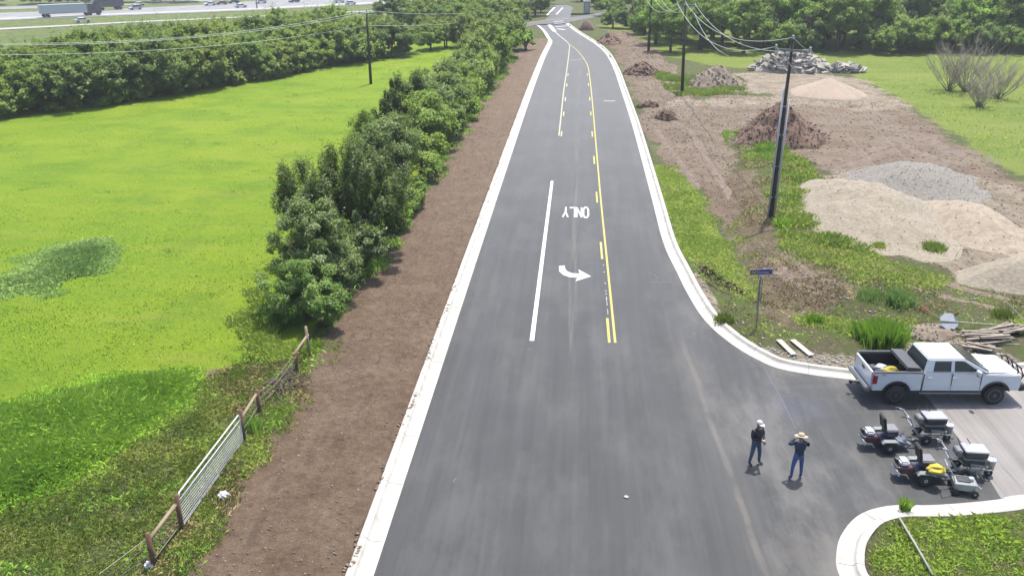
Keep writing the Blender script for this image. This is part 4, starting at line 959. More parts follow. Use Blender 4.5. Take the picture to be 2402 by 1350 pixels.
# ------------------------------------------------------------------ heaps
M_TAN = plain('tan_sand', (0.41, 0.325, 0.245), 0.95, var=0.10, scale=3, bmp=0.03)
M_CREAM = plain('cream_gravel', (0.325, 0.278, 0.205), 0.95, var=0.24, scale=4.5, bmp=0.06)
M_GREY = plain('grey_gravel', (0.265, 0.24, 0.205), 0.95, var=0.28, scale=6, bmp=0.05)
M_SPOILP = plain('pale_spoil', (0.36, 0.295, 0.215), 0.95, var=0.25, scale=2.2, bmp=0.06)
M_GREYST = plain('grey_stones', (0.27, 0.25, 0.21), 0.95, var=0.3)
M_SPOIL = plain('brown_spoil', (0.20, 0.122, 0.085), 0.95, var=0.35, scale=3.5, bmp=0.08)
M_SPOILT = plain('mixed_spoil', (0.27, 0.215, 0.16), 0.95, var=0.3, scale=2.2, bmp=0.08)
M_CHUNK = concrete('broken_concrete', (0.46, 0.42, 0.365), 0.35)

def rock_verts(g, s_, n=8):
    v = g.normal(size=(n, 3)); v /= np.linalg.norm(v, axis=1)[:, None]; return v * s_
_ico = np.array([(0, 0, 1), (.9, 0, .2), (.28, .85, .3), (-.72, .53, .1), (-.7, -.5, .25), (.3, -.85, .15), (0, 0, -.6)])
_icf = np.array([(0, 1, 2), (0, 2, 3), (0, 3, 4), (0, 4, 5), (0, 5, 1), (6, 2, 1), (6, 3, 2), (6, 4, 3), (6, 5, 4), (6, 1, 5)])
def scatter(name, P, size, mat_, label, seed, parent=None, flat=0.6):
    """P (n,3) positions; many little stones as one mesh"""
    g = np.random.default_rng(seed); n = len(P); s_ = size * (0.35 + 1.3 * g.random(n) ** 2.2)
    a = g.uniform(0, 6.28, n); ca, sa_ = np.cos(a), np.sin(a)
    b = _ico[None] * (1 + 0.25 * g.normal(size=(n, 7, 3))) * s_[:, None, None]; b[:, :, 2] *= flat
    x = b[:, :, 0] * ca[:, None] - b[:, :, 1] * sa_[:, None]; y = b[:, :, 0] * sa_[:, None] + b[:, :, 1] * ca[:, None]
    v = np.stack([x, y, b[:, :, 2]], -1) + P[:, None, :]
    f_ = (_icf[None] + (np.arange(n) * 7)[:, None, None]).reshape(-1, 3)
    o = np_mesh(name, v.reshape(-1, 3), f_, mat_, parent)
    if parent is None: tag(o, label, 'stones', kind='stuff')
    else: o['kind'] = 'stuff'
    return o
def pile(name, px, py, half, crest, mat_, label, seed, deep=0.8, rough=0.12, sharp=1.0, soft=False, stones=0, stone_mat=None, ssize=0.1, cat='heap', peak=0.0, two=None):
    f0 = GT(px, py); rx = (G(px + half, py).x - G(px - half, py).x) / 2; ry = rx * deep
    cx, cy = f0.x, f0.y + ry * 0.92; H_ = RY(px, crest, cy).z - f0.z
    if H_ < 0.2: H_ = 0.2
    nr_, na = 34, 88; g = np.random.default_rng(seed)
    rho, th = np.meshgrid(np.linspace(0, 1, nr_), np.linspace(0, 2 * np.pi, na, endpoint=False), indexing='ij')
    wob = 1 + 0.22 * (fbm(np.cos(th) * 2 + 5, np.sin(th) * 2 + 5, 0.8, 3, seed % 50) - .5) * 2
    x = rho * np.cos(th) * rx * wob; y = rho * np.sin(th) * ry * wob
    prof = np.clip(1 - rho ** 2, 0, 1) ** sharp if soft else np.clip(1 - rho, 0, 1) ** sharp; prof = np.where(rho < 0.12, prof - (0.12 - rho) ** 2 * 3.0, prof)
    z = H_ * prof * (1 + rough * 2.4 * (fbm(x + seed, y, 0.55, 4, seed % 40) - 0.5)) + rough * 0.8 * (fbm(x, y + seed, 1.6, 4, seed % 31) - 0.5) * np.minimum(1, (1 - rho) * 5)
    if two: # a second crest
        dx, dy, hh_, rr_ = two; z = np.maximum(z, H_ * hh_ * np.clip(1 - np.hypot((x - dx * rx) / (rr_ * rx), (y - dy * ry) / (rr_ * ry)), 0, 1) ** sharp)
    base = height(cx + x, cy + y); z = base - f0.z + np.where(rho > 0.985, -0.12, z)
    v = np.stack([x, y, z], -1).reshape(-1, 3); i = np.arange(nr_ * na).reshape(nr_, na)
    q = np.stack([i[:-1], i[1:], np.roll(i[1:], -1, 1), np.roll(i[:-1], -1, 1)], -1).reshape(-1, 4)
    e = empty(name, (cx, cy, f0.z), 0, label, cat)
    np_mesh('mound', v, q, mat_, e, smooth=True)
    if stones:
        k = (1 + (g.random(stones) ** .5 * (nr_ - 2)).astype(int)) * na + g.integers(0, na, stones); P = v[k] + g.normal(size=(stones, 3)) * np.array([.15, .15, .01])
        rr2 = g.random(stones) < .3; P[rr2, :2] *= 1.08
        scatter('stones', P, ssize, stone_mat or mat_, None, seed + 5, e)
    return e, cx, cy, rx, ry, H_
pile('sand_heap', 1965, 236, 98, 181, M_TAN, 'smooth pinkish tan sand heap beyond the track', 1, deep=1.0, rough=.05, sharp=.8)
pile('soil_heap', 1845, 350, 108, 243, M_SPOIL, 'large dark brown soil heap behind the big power pole', 2, deep=1.0, rough=.4, sharp=.85, stones=1500, ssize=.10, stone_mat=M_SPOIL, two=(.6, -.1, .5, .5))
pile('gravel_heap', 2200, 474, 175, 380, M_GREY, 'grey crushed gravel heap on top of the cream gravel', 3, deep=1.0, rough=.12, sharp=1.7, soft=True, stones=2500, ssize=.04)
pile('gravel_heap', 2150, 608, 205, 452, M_CREAM, 'broad cream coloured gravel heap in front of the grey gravel', 4, deep=1.9, rough=.30, sharp=1.6, soft=True, stones=1300, ssize=.035, stone_mat=M_GREYST)
pile('soil_heap', 2385, 604, 130, 490, M_SPOILP, 'pale brown soil slope at the right of the grey gravel', 5, deep=1.9, rough=.14, sharp=1.8, soft=True, stones=400, ssize=.04)
pile('sand_heap', 2450, 690, 190, 606, M_CREAM, 'cream sand heap cut by the right edge of the frame', 6, deep=.5, rough=.06, sharp=1.4, soft=True)
pile('soil_heap', 1690, 208, 72, 150, M_SPOILT, 'overgrown grey brown soil heap right of the middle power pole', 7, deep=.8, rough=.4, stones=500, ssize=.12)
pile('soil_heap', 1507, 178, 44, 148, M_SPOIL, 'dark brown spoil bank beside the kerb bend', 8, deep=1.1, rough=.45, stones=600, ssize=.15, sharp=.7)
pile('soil_heap', 1520, 252, 26, 236, M_SPOIL, 'small brown clod heap at the kerb nearest the middle power pole', 9, deep=.6, rough=.5, stones=200, ssize=.1, sharp=.6)
pile('soil_heap', 1562, 284, 28, 256, M_SPOIL, 'small brown heap left of the tire tracks', 10, deep=.8, rough=.5, stones=200, ssize=.1, sharp=.6)
pile('soil_heap', 1376, 72, 20, 44, plain('pink_brick', (0.29, 0.18, 0.15), .95, var=.3), 'pinkish heap beside the far junction', 11, deep=.8, rough=.3, sharp=.7)
pile('soil_heap', 2180, 800, 75, 770, M_SPOILT, 'low brown soil hump under the fallen sign', 12, deep=.5, rough=.35, sharp=.7, stones=300, ssize=.05)
pile('soil_heap', 1430, 105, 30, 82, M_SPOIL, 'brown soil bank at the far end of the trench', 13, deep=1.6, rough=.5, stones=300, ssize=.15, sharp=.7)
# broken concrete heap with its slabs
def rubble(px, py, half, crest, label, seed, nsl):
    e, cx, cy, rx, ry, H_ = pile('rubble_heap', px, py, half, crest, M_CHUNK, label, seed, deep=.55, rough=.3, sharp=.75, stones=500, ssize=.2)
    g = random.Random(seed); protos = []
    for k in range(5):
        mb = MB(); n = g.randint(4, 6); pl = [(math.cos(6.283 * i / n + g.uniform(-.3, .3)) * g.uniform(.35, .75), math.sin(6.283 * i / n + g.uniform(-.3, .3)) * g.uniform(.3, .5)) for i in range(n)]
        protos.append(mb.prism(pl, 0, g.uniform(.1, .2)).build('slab', M_CHUNK, mesh_only=True))
    for k in range(nsl):
        a = g.uniform(-math.pi, 0.4); r_ = g.uniform(.15, 1.0) ** .8; x, y = math.cos(a) * r_ * rx, math.sin(a) * r_ * ry
        z = H_ * max(0, 1 - r_) ** .75 + g.uniform(-.05, .25); o = obj('slab', protos[k % 5], e, (x, y, z)); o.rotation_euler = (g.uniform(-.7, .9), g.uniform(-.6, .6), g.uniform(0, 6.28)); s_ = g.uniform(.7, 1.7); o.scale = (s_, s_, s_)
    return e, cx, cy, H_
re_, rcx, rcy, rH = rubble(1862, 172, 96, 120, 'grey heap of broken concrete slabs behind the big power pole', 21, 150)
rubble(1985, 172, 44, 148, 'lower rubble heap at the right end of the broken concrete', 22, 50)
# stones and clods strewn about
g_ = np.random.default_rng(77)
def strew(name, poly, n, size, mat_, label, seed, dens=None):
    g = np.random.default_rng(seed); P = np.array(poly); lo, hi = P.min(0), P.max(0); q = g.uniform(lo, hi, (n * 5, 2)); q = q[sdist(q[:, 0], q[:, 1], poly) > 0]
    if dens is not None: q = q[g.random(len(q)) < dens(q[:, 0], q[:, 1])]
    q = q[road_sd(q[:, 0], q[:, 1]) < -0.9][:n]; z = height(q[:, 0], q[:, 1]); return scatter(name, np.stack([q[:, 0], q[:, 1], z + size * .1], 1), size, mat_, label, seed)
VN = [p for p in Z['verge'] if p[1] < 90] + [(-7, 90), (-11, 90)]
VN = [(-12.2, 16), (-11.9, 27), (-11.3, 36), (-10.9, 52), (-11.2, 90), (-6.8, 90), (-6.8, 16)]
M_CLOD = plain('soil_clod', (0.25, 0.178, 0.12), .95, var=.3)
strew('soil_clods', VN, 9000, 0.032, M_CLOD, 'small soil clods strewn over the brown verge', 61)
strew('pale_stones', VN, 900, 0.035, M_STONE, 'pale pebbles scattered over the brown verge', 62)
strew('pale_stones', Z['gravelcorner'], 700, 0.07, M_STONE, 'pale broken stones behind the corner kerb', 63)
strew('pale_stones', RG, 500, 0.07, M_STONE, 'pale stones scattered in the rough grass at right', 64)
strew('pale_stones', Z['sandkerb'], 700, 0.06, M_STONE, 'stones on the sandy strip behind the pickup', 65)
strew('soil_clods', Z['trench'], 4000, 0.08, M_CLOD, 'brown clods along the trench right of the road', 66)
strew('soil_clods', Z['lot'], 3500, 0.08, M_CLOD, 'brown clods over the dirt lot', 67)
strew('soil_clods', Z['mulch'], 1800, 0.05, M_CLOD, 'dark mulch clods behind the street sign', 68)
strew('soil_clods', pit, 900, 0.09, plain('dark_clod', (0.085, 0.058, 0.045), .95, var=.4), 'dark clods in the dug pit by the kerb', 69)
gk = np.random.default_rng(31); yk = 17 + gk.random(1300) ** 1.3 * 80; xk = -6.36 + (fbm(yk * 0 + 3.3, yk, 1.1, 4, 5) - .58) * .9 + gk.normal(size=1300) * .06; mk = (xk > -6.45); xk = np.minimum(xk[mk], -6.2); yk = yk[mk]
scatter('washed_soil', np.stack([xk, yk, np.full(len(xk), .152)], 1), .055, M_CLOD, 'brown soil spilled over the back edge of the left kerb', 32, flat=.3)
# low brush pile where the fence is broken
q = GT(672, 905); mbp = MB(); gq = random.Random(5)
for k in range(90):
    a = gq.uniform(0, 6.28); L_ = gq.uniform(.3, .9); c_ = Vector((gq.gauss(0, .35), gq.gauss(0, .8), gq.uniform(0, .35))); d_ = Vector((math.cos(a), math.sin(a), gq.uniform(-.3, .5))) * L_ / 2
    mbp.tube([c_ - d_, c_ + Vector((0, 0, .05)), c_ + d_], [.018, .02, .01], 4)
o = mbp.build('brush_pile', M_BARK); o.location = q; tag(o, 'heap of dead brush where the fence is broken', 'brush pile')

def ridge(px, label, wd, hgt, seed):
    hgt *= .42; wd *= 1.5
    P = [GT(*q) for q in px]; L_ = smooth_line([(p.x, p.y, 0) for p in P], 14); line = [tuple(p[:2]) for p in L_]; nr = rib(line); vs = []; n = len(line)
    for i, (p, n_) in enumerate(zip(line, nr)):
        tp_ = min(1, min(i, n - 1 - i) / 4)
        for o_, z in ((-1, -.05), (-.55, .35), (-.1, 1.0), (.3, .8), (.7, .25), (1, -.05)):
            q_ = Vector(p) + n_ * o_ * wd * (.7 + .6 * float(vnoise(p[0], p[1], 1.3, seed))); k_ = (-.2 + 2.0 * float(vnoise(p[0] + o_ * 3, p[1], 1.4, seed + 1))) * tp_
            vs.append((q_.x, q_.y, land(q_.x, q_.y) + z * hgt * k_ - .02))
    o = MB().add(vs, [(i * 6 + j, i * 6 + j + 1, (i + 1) * 6 + j + 1, (i + 1) * 6 + j) for i in range(n - 1) for j in range(5)]).build('soil_ridge', M_RIDGE, smooth=True); return tag(o, label, kind='structure')
M_RIDGE = plain('ridge_soil', (0.185, 0.135, 0.098), .95, var=.45, scale=2.5, bmp=.08)
for k, (px, lb, wd, hg) in enumerate([([(1935, 400), (2000, 388), (2060, 366), (2112, 350)], 'rut edge left of the grey gravel heap', .5, .4), ([(1915, 385), (1990, 372), (2050, 352), (2090, 335)], 'second rut edge behind the gravel', .4, .35), ([(2075, 325), (2130, 345), (2190, 372), (2270, 392)], 'churned ridge right of the ruts', .6, .35),
    ([(1545, 262), (1600, 300), (1665, 380), (1712, 470)], 'tyre rut edge along the trench', .35, .3), ([(1530, 290), (1578, 360), (1640, 450)], 'second tyre rut edge along the trench', .3, .25), 
    ([(1990, 600), (2160, 652), (2402, 712)], 'old track edge below the gravel heaps', .4, .2), ([(1940, 610), (2120, 668), (2380, 735)], 'second old track edge below the gravel heaps', .35, .18), ([(1600, 248), (1680, 256), (1760, 250)], 'low soil ridge along the pale track', .6, .4), ([(1700, 300), (1730, 330), (1760, 352)], 'dark ridge left of the large soil heap', .5, .5),
    ([(1800, 600), (1850, 650), (1930, 690)], 'mulch windrow behind the street sign', .4, .22), ([(1830, 590), (1900, 640), (1975, 670)], 'second mulch windrow', .35, .2), ([(2070, 300), (2160, 318), (2260, 372)], 'ridge on the meadow side of the lot', .6, .3)]):
    ridge(px, lb, wd, hg, 3 * k + 1)
# ------------------------------------------------------------------ poles and lines
M_POLE = plain('dark_pole_wood', (0.055, 0.042, 0.033), 0.85, var=.3, scale=10)
M_COND = plain('conduit', (0.48, 0.48, 0.52), 0.5, var=.08)
M_INS = plain('insulator', (0.55, 0.58, 0.56), 0.35, var=.05)
M_WIRE = plain('wire', (0.60, 0.66, 0.56), 0.5, var=.05)
M_ARM = plain('grey_crossarm', (0.27, 0.26, 0.25), 0.8, var=.15)
def power_pole(base, top, arm, label, conduits=False, r=.17, ins=()):
    e = empty('power_pole', base, 0, label, 'power pole'); tp = Vector(top) - Vector(base)
    MB().tube([(0, 0, -.3), tp * .5, tp], [r, r * .85, r * .62], 12).build('pole', M_POLE, e, smooth=True)
    if arm:
        a, b = Vector(arm[0]) - Vector(base), Vector(arm[1]) - Vector(base); d = (b - a); c_ = (a + b) / 2
        rz = math.atan2(d.y, d.x); MB().box(c_, (Vector((d.x, d.y)).length, .13, .15), rot=(0, -math.atan2(d.z, Vector((d.x, d.y)).length), rz)).build('crossarm', M_ARM, e)
        for s_ in (-1, 1):
            MB().tube([c_ + d * .28 * s_, c_ + Vector((0, 0, -.9))], .025, 5).build('brace', M_ARM, e)
    for q in ins:
        q = Vector(q) - Vector(base)
        MB().lathe([(.035, -.18), (.09, -.1), (.05, -.06), (.11, 0), (.05, .04), (.09, .09), (.03, .14)], q, n=10).build('insulator', M_INS, e, smooth=True)
    if conduits:
        for s_, f1 in ((-1, .74), (1, .68)):
            off = Vector((.20 * s_, -.08, 0)); MB().tube([Vector((.20 * s_, -.08, -.2)), tp * f1 + off], .06, 10).build('conduit', M_COND, e, smooth=True)
        for f1 in (.12, .3, .48, .64):
            MB().box(tp * f1 + Vector((0, -.09, 0)), (.5, .05, .07)).build('bracket', M_COND, e)
    return e
M_WIREF = plain('weathered_wire', (0.40, 0.39, 0.36), 0.6, var=.05)
def wire(a, b, sag, label, n=26, r=.024, mt=None):
    a, b = Vector(a), Vector(b); pts = []
    for i in range(n + 1):
        f_ = i / n; q = a.lerp(b, f_); q.z -= sag * 4 * f_ * (1 - f_); pts.append(q - a)
    o = MB().tube(pts, r, 5).build('power_line', mt or M_WIRE, smooth=True); o.location = a; return tag(o, label, 'power line')
bB = GT(1808, 508); tB = RY(1860, 92, bB.y + .3); aB = RY(1820, 116, bB.y - .3), RY(1900, 122, bB.y + .5); iB = [aB[0] + Vector((0, 0, .16)), aB[1] + Vector((0, 0, .16)), tB + Vector((0, 0, .1))]
power_pole(bB, tB, aB, 'tall leaning power pole with two grey conduits, nearest on the right', True, .15, iB)
b2 = GT(1600, 218); t2 = RY(1608, 14, b2.y); a2 = RY(1588, 12, b2.y - .4), RY(1630, 14, b2.y + .4); i2 = [a2[0] + Vector((0, 0, .2)), a2[1] + Vector((0, 0, .2)), t2 + Vector((0, 0, .3))]
power_pole(b2, t2, a2, 'dark power pole in the middle, right of the road', False, .2, i2)
b3 = GT(1521, 120); t3 = RY(1529, -14, b3.y); a3 = RY(1512, -12, b3.y), RY(1546, -12, b3.y); i3 = [a3[0], a3[1], t3 + Vector((0, 0, .2))]
power_pole(b3, t3, a3, 'farthest dark power pole right of the road', False, .22, i3)
bL = GT(870, 197); tL = RY(860, 30, bL.y); aL = RY(843, 33, bL.y - .5), RY(879, 31, bL.y + .5); iL = [aL[0] + Vector((0, 0, .2)), aL[1] + Vector((0, 0, .2)), tL + Vector((0, 0, .3))]
power_pole(bL, tL, aL, 'dark power pole standing alone in the lime field', False, .19, iL)
bF = GT(1237, 46); tF = RY(1242, 4, bF.y); power_pole(bF, tF, (RY(1232, 8, bF.y), RY(1252, 8, bF.y)), 'small far power pole left of the junction', False, .2, [tF])
for k, (i, j, sg) in enumerate([(0, 0, 2.4), (1, 1, 2.2), (2, 2, 2.0)]):
    wire(i2[i], iB[j], sg * .8, ['sagging wire on the left side between the middle and nearest right poles', 'sagging wire on the right side between the middle and nearest right poles', 'top wire between the middle and nearest right poles'][k])
wire(i2[1] + Vector((0, 0, -1.0)), RY(1710, 132, 80), .8, 'slack wire dropping from the middle pole towards the ground')
for k in range(3): wire(i3[k], i2[k], 1.7, ['left wire between the two far right poles', 'right wire between the two far right poles', 'top wire between the two far right poles'][k])
pE = [RY(2560, 900, 22), RY(2620, 850, 23), RY(2700, 730, 24)]
wire(iB[0], pE[0], .5, 'lowest wire running from the nearest pole out of frame at right', r=.008, mt=M_WIREF)
wire(iB[1], pE[1], .5, 'outer wire running from the nearest pole out of frame at right', r=.008, mt=M_WIREF)
wire(iB[2], pE[2], .5, 'top wire running from the nearest pole out of frame at right', r=.009, mt=M_WIREF)
eL = [RY(-900, 46, 60), RY(-900, 56, 59.5), RY(-900, 90, 60)]
wire(iL[0], eL[0], 2.6, 'upper wire crossing the left wood from the lone field pole'); wire(iL[1], eL[1], 2.6, 'second wire close under the upper one across the left wood')
wire(tL + Vector((0, 0, -1.5)), eL[2], 2.2, 'lower single wire across the left wood from the lone field pole')
wire(iL[1], tF, 1.2, 'upper wire from the lone field pole to the far junction'); wire(tL + Vector((0, 0, -1.5)), tF + Vector((0, 0, -1.2)), 1.2, 'lower wire from the lone field pole to the far junction')

# ------------------------------------------------------------------ text
def text_mesh(txt, size, mat_, ext=0.002):
    cu = bpy.data.curves.new('t', 'FONT'); cu.body = txt; cu.size = size; cu.extrude = ext; cu.align_x = 'CENTER'; cu.align_y = 'CENTER'; cu.resolution_u = 3
    ob = bpy.data.objects.new('t', cu); C.objects.link(ob); dg = bpy.context.evaluated_depsgraph_get()
    me = bpy.data.meshes.new_from_object(ob.evaluated_get(dg)); bpy.data.objects.remove(ob); me.materials.clear(); me.materials.append(mat_); return me
# ------------------------------------------------------------------ street sign
M_STEEL = plain('galvanised_post', (0.27, 0.255, 0.235), 0.5, metal=.3, var=.12)
M_BLUE = plain('sign_blue', (0.035, 0.03, 0.24), 0.4, var=.08); M_RED = plain('sign_maroon', (0.26, 0.09, 0.085), .45, var=.1)
M_SWHITE = plain('sign_white', (0.62, 0.62, 0.64), .4, var=.05)
bS = GT(1774, 768); tS = RY(1785, 640, bS.y); hS = tS.z - bS.z; hS = min(max(hS, 2.2), 4.0)
sg_ = empty('street_sign', bS, 0, 'blue and maroon street name sign on a thin post behind the corner kerb', 'street sign')
sg_.rotation_euler = (0, (tS.x - bS.x) / hS * .9, 0)
MB().tube([(0, 0, -.2), (0, 0, hS - .12)], .03, 8).build('post', M_STEEL, sg_)
MB().tube([(.085, 0, hS * .45), (.085, 0, hS - .35), (.02, 0, hS - .2)], .022, 6).build('sleeve', M_STEEL, sg_)
MB().tube([(-.03, 0, hS * .35), (-.03, 0, hS - .3)], .045, 6).build('socket', M_STEEL, sg_)
MB().lathe([(.05, hS - .18), (.07, hS - .12), (.05, hS - .08)], n=8).build('bracket', M_SWHITE, sg_)
MB().box((0, 0, hS + .06), (1.06, .012, .28)).build('sign_border', M_SWHITE, sg_)
MB().box((.17, -.008, hS + .06), (.68, .008, .235)).build('sign_panel', M_BLUE, sg_)
MB().box((-.35, -.008, hS + .06), (.32, .008, .235)).build('sign_panel', M_RED, sg_)
def put_text(txt, size, mat_, parent, loc, rot=(R(90), 0, 0)):
    o = obj('lettering', text_mesh(txt, size, mat_), parent, loc); o.rotation_euler = rot; return o
put_text('Rd', .17, M_SWHITE, sg_, (-.35, -.015, hS + .05)); put_text('Gomez', .17, M_SWHITE, sg_, (.10, -.015, hS + .05)); put_text('St', .09, M_SWHITE, sg_, (.43, -.015, hS + .10))
sg_.rotation_euler[2] = R(6)

# fallen stop sign seen from behind, its post along the ground
M_ALU = plain('sign_back', (0.52, 0.53, 0.54), .4, var=.06, metal=.1)
q0 = GT(2222, 772); q1 = GT(2376, 776)
fs = empty('fallen_sign', q0, 0, 'white back of a round sign lying tilted on its long post', 'traffic sign')
d_ = q1 - q0
Rm = Matrix.Rotation(R(-38), 3, 'X')
oct_ = MB(); pts = [Rm @ Vector((math.cos(R(22.5 + 45 * k)) * .44, math.sin(R(22.5 + 45 * k)) * .44, 0)) for k in range(8)]
nz = Rm @ Vector((0, 0, 1)); cc = Vector((0, 0, .42))
oct_.add([p + cc for p in pts] + [p + cc + nz * .012 for p in pts], [tuple(range(8))[::-1], tuple(range(8, 16))] + [(k, (k + 1) % 8, 8 + (k + 1) % 8, 8 + k) for k in range(8)])
Rm2 = Matrix.Rotation(R(48), 3, 'X')
for k in range(16): oct_.v[k] = tuple((Rm2 @ Matrix.Rotation(R(38), 3, 'X') @ (Vector(oct_.v[k]) - cc)) + cc)
oct_.build('sign_plate', M_ALU, fs)
MB().tube([Vector((-.4, -.03, .44)), Vector((.5, -.03, .40)), Vector((d_.x, d_.y, .25 + d_.z))], .032, 8).build('post', M_STEEL, fs)
MB().box((.36, .18, .72), (.14, .02, .26), rot=(.6, .3, .5)).build('red_tag', M_RED, fs)
q = GT(2180, 738); q2 = GT(2135, 718)
fk = empty('fallen_stake', q, 0, 'fallen orange and grey stake left of the fallen sign', 'stake'); d_ = q2 - q
M_ORANGE = plain('orange_flag', (0.42, 0.10, 0.035), .6)
MB().tube([(0, 0, .15), (d_.x * .5, d_.y * .5, .3)], .035, 6).build('orange_half', M_ORANGE, fk)
MB().tube([(d_.x * .5, d_.y * .5, .3), (d_.x * 1.5, d_.y * 1.5, .5)], .02, 6).build('grey_half', M_STEEL, fk)
MB().tube([(0, 0, .15), (-d_.x * .9, -d_.y * .9, .05)], .018, 6).build('grey_half', M_STEEL, fk)

# boards and planks
M_PLANK = plain('weathered_plank', (0.33, 0.275, 0.215), .85, var=.25, scale=7); M_BOARD = plain('pale_board', (0.50, 0.455, 0.38), .8, var=.12, scale=5)
for (a, b, lb) in [((1826, 800), (1862, 836), 'left one of two pale boards lying across the back of the corner kerb'), ((1858, 800), (1903, 838), 'right one of two pale boards lying across the back of the corner kerb')]:
    qa, qb = GT(*a), GT(*b); d_ = qb - qa; L_ = Vector((d_.x, d_.y)).length
    o = MB().box((0, 0, 0), (L_, .28, .05)).build('board', M_BOARD, bevel=.008); o.location = (qa + qb) / 2 + Vector((0, 0, .09)); o.rotation_euler = (0, 0, math.atan2(d_.y, d_.x)); tag(o, lb, 'board')
def plank_pile(px, py, label, seed, n, L0, ang, wx, wy):
    q = GT(px, py); e = empty('plank_pile', q, 0, label, 'plank pile'); g = random.Random(seed); me = MB().box((0, 0, 0), (1, .1, .045)).build('plank', M_PLANK, mesh_only=True)
    for k in range(n):
        o = obj('plank', me, e, (g.uniform(-wx, wx), g.uniform(-wy, wy), .05 + k * .016)); o.rotation_euler = (g.uniform(-.05, .05), g.uniform(-.06, .06), ang + g.uniform(-.16, .16)); o.scale = (L0 * g.uniform(.7, 1.15), g.uniform(.8, 1.4), 1)
plank_pile(2322, 800, 'loose heap of weathered planks behind the pickup hood', 1, 26, 1.7, R(10), .5, .55)
plank_pile(2352, 782, 'long weathered planks stacked beyond the nearer plank heap', 2, 18, 2.0, R(24), .35, .35)
plank_pile(2298, 822, 'short crossed planks just above the pickup windshield', 3, 16, 1.1, R(-30), .4, .3)
# pipe lying on the corner weeds
qa, qb = GT(2108, 1222), GT(2186, 1356); d_ = qb - qa
o = MB().tube([(0, 0, 0), tuple(d_ * .5 + Vector((0, 0, .02))), tuple(d_)], .035, 8).build('pipe', plain('pale_pipe', (.38, .37, .31), .6), smooth=True); o.location = qa + Vector((0, 0, .14)); tag(o, 'long thin pale pipe lying on the weeds at the lower right corner', 'pipe')

# ------------------------------------------------------------------ fence and gate
M_RUST = plain('rusty_post', (0.17, 0.085, 0.050), .85, var=.3, scale=12); M_WOODP = plain('weathered_rail', (0.33, 0.25, 0.165), .8, var=.2, scale=8)
M_GALV = plain('galvanised_tube', (0.78, 0.78, 0.76), .4, metal=.05, var=.08); M_FW = plain('fence_wire', (0.30, 0.27, 0.22), .6)
posts = [GT(362, 1330), GT(427, 1243), GT(573, 1036), GT(609, 972), GT(692, 870), GT(727, 832)]
fe = empty('fence', posts[0], 0, 'rusty post and wire fence with wooden rails along the verge', 'fence')
ph = [1.25, 1.35, 1.35, 1.1, .95, 1.35]
for k, p in enumerate(posts):
    l = p - posts[0]; ln = [(0, 0), (.02, 0), (0, .02), (.02, 0), (.25, -.1), (-.1, .1)][k]
    MB().tube([l + Vector((0, 0, -.2)), l + Vector((ln[0], ln[1], ph[k]))], .075 if k < 4 else .06, 9).build('post', M_RUST if k != 5 else M_WOODP, fe, smooth=True)
def frail(i, j, h0, h1, r, mat_, nm='rail', sag=0):
    a, b = posts[i] - posts[0] + Vector((0, 0, h0)), posts[j] - posts[0] + Vector((0, 0, h1)); m = (a + b) / 2 - Vector((0, 0, sag))
    MB().tube([a, m, b], r, 7).build(nm, mat_, fe, smooth=True)
frail(0, 1, 1.0, 1.05, .065, M_WOODP); frail(2, 3, 1.0, .95, .06, M_WOODP); frail(4, 5, .75, 1.0, .06, M_WOODP); frail(4, 5, .35, 1.1, .03, M_RUST)
for h in (.25, .5, .75, 1.0): frail(0, 1, h, h, .012, M_FW, 'wire'); frail(2, 3, h, h - .1, .012, M_FW, 'wire'); frail(3, 4, h - .1, h - .25, .010, M_FW, 'wire', .15)
pz = posts[0]; off = Vector((GT(250, 1420).x - pz.x, GT(250, 1420).y - pz.y, 0))
for h in (.25, .55, .85, 1.1): MB().tube([(0, 0, h), tuple(off + Vector((0, 0, h - .05)))], .013, 5).build('wire', M_FW, fe)
gt_ = empty('metal_gate', posts[1], 0, 'galvanised tubular metal gate standing in the wire fence', 'gate'); gd = posts[2] - posts[1]; gd.z = 0; gl = gd.length; gt_.rotation_euler = (0, 0, math.atan2(gd.y, gd.x)); zg = posts[2].z - posts[1].z
GH = 1.28; x0, x1 = .12, gl - .1
MB().tube([(x0, 0, .12), (x0, 0, GH - .1), (x0 + .1, 0, GH), (x1 - .1, 0, GH), (x1, 0, GH - .1), (x1, 0, .12), (x0, 0, .12)], .028, 8).build('frame', M_GALV, gt_, smooth=True)
MB().tube([(x0, 0, GH - .24), (x1, 0, GH - .24)], .024, 8).build('rail', M_GALV, gt_, smooth=True)
for xx in (gl * .38, gl * .7): MB().tube([(xx, 0, .12), (xx, 0, GH - .24)], .015, 6).build('upright', M_GALV, gt_)
for k in range(8): MB().tube([(x0, 0, .2 + k * .105), (x1, 0, .2 + k * .105)], .009, 4).build('bar', M_GALV, gt_)
wb = MB()
for k in range(30): xx = x0 + (x1 - x0) * (k + .5) / 30; wb.tube([(xx, 0, .12), (xx, 0, GH - .24)], .006, 4)
o = wb.build('mesh_wires', M_GALV, gt_); o['kind'] = 'stuff'
M_BAG = plain('white_plastic', (.6, .6, .62), .4, var=.12)
for (px, py, s_, lb) in [(524, 1168, .17, 'crumpled white bag at the foot of the metal gate'), (352, 1332, .16, 'crumpled white bag by the nearest rusty fence post')]:
    q = GT(px, py); bm = bmesh.new(); bmesh.ops.create_icosphere(bm, subdivisions=3, radius=s_); gq = random.Random(px)
    for v_ in bm.verts: v_.co *= 1 + .22 * math.sin(v_.co.x * 37 + v_.co.y * 29) * math.cos(v_.co.z * 31); v_.co.z *= .8
    me = bpy.data.meshes.new('bag'); bm.to_mesh(me); bm.free(); me.materials.append(M_BAG); o = obj('plastic_bag', me, None, q + Vector((0, 0, s_ * .7))); tag(o, lb, 'bag')
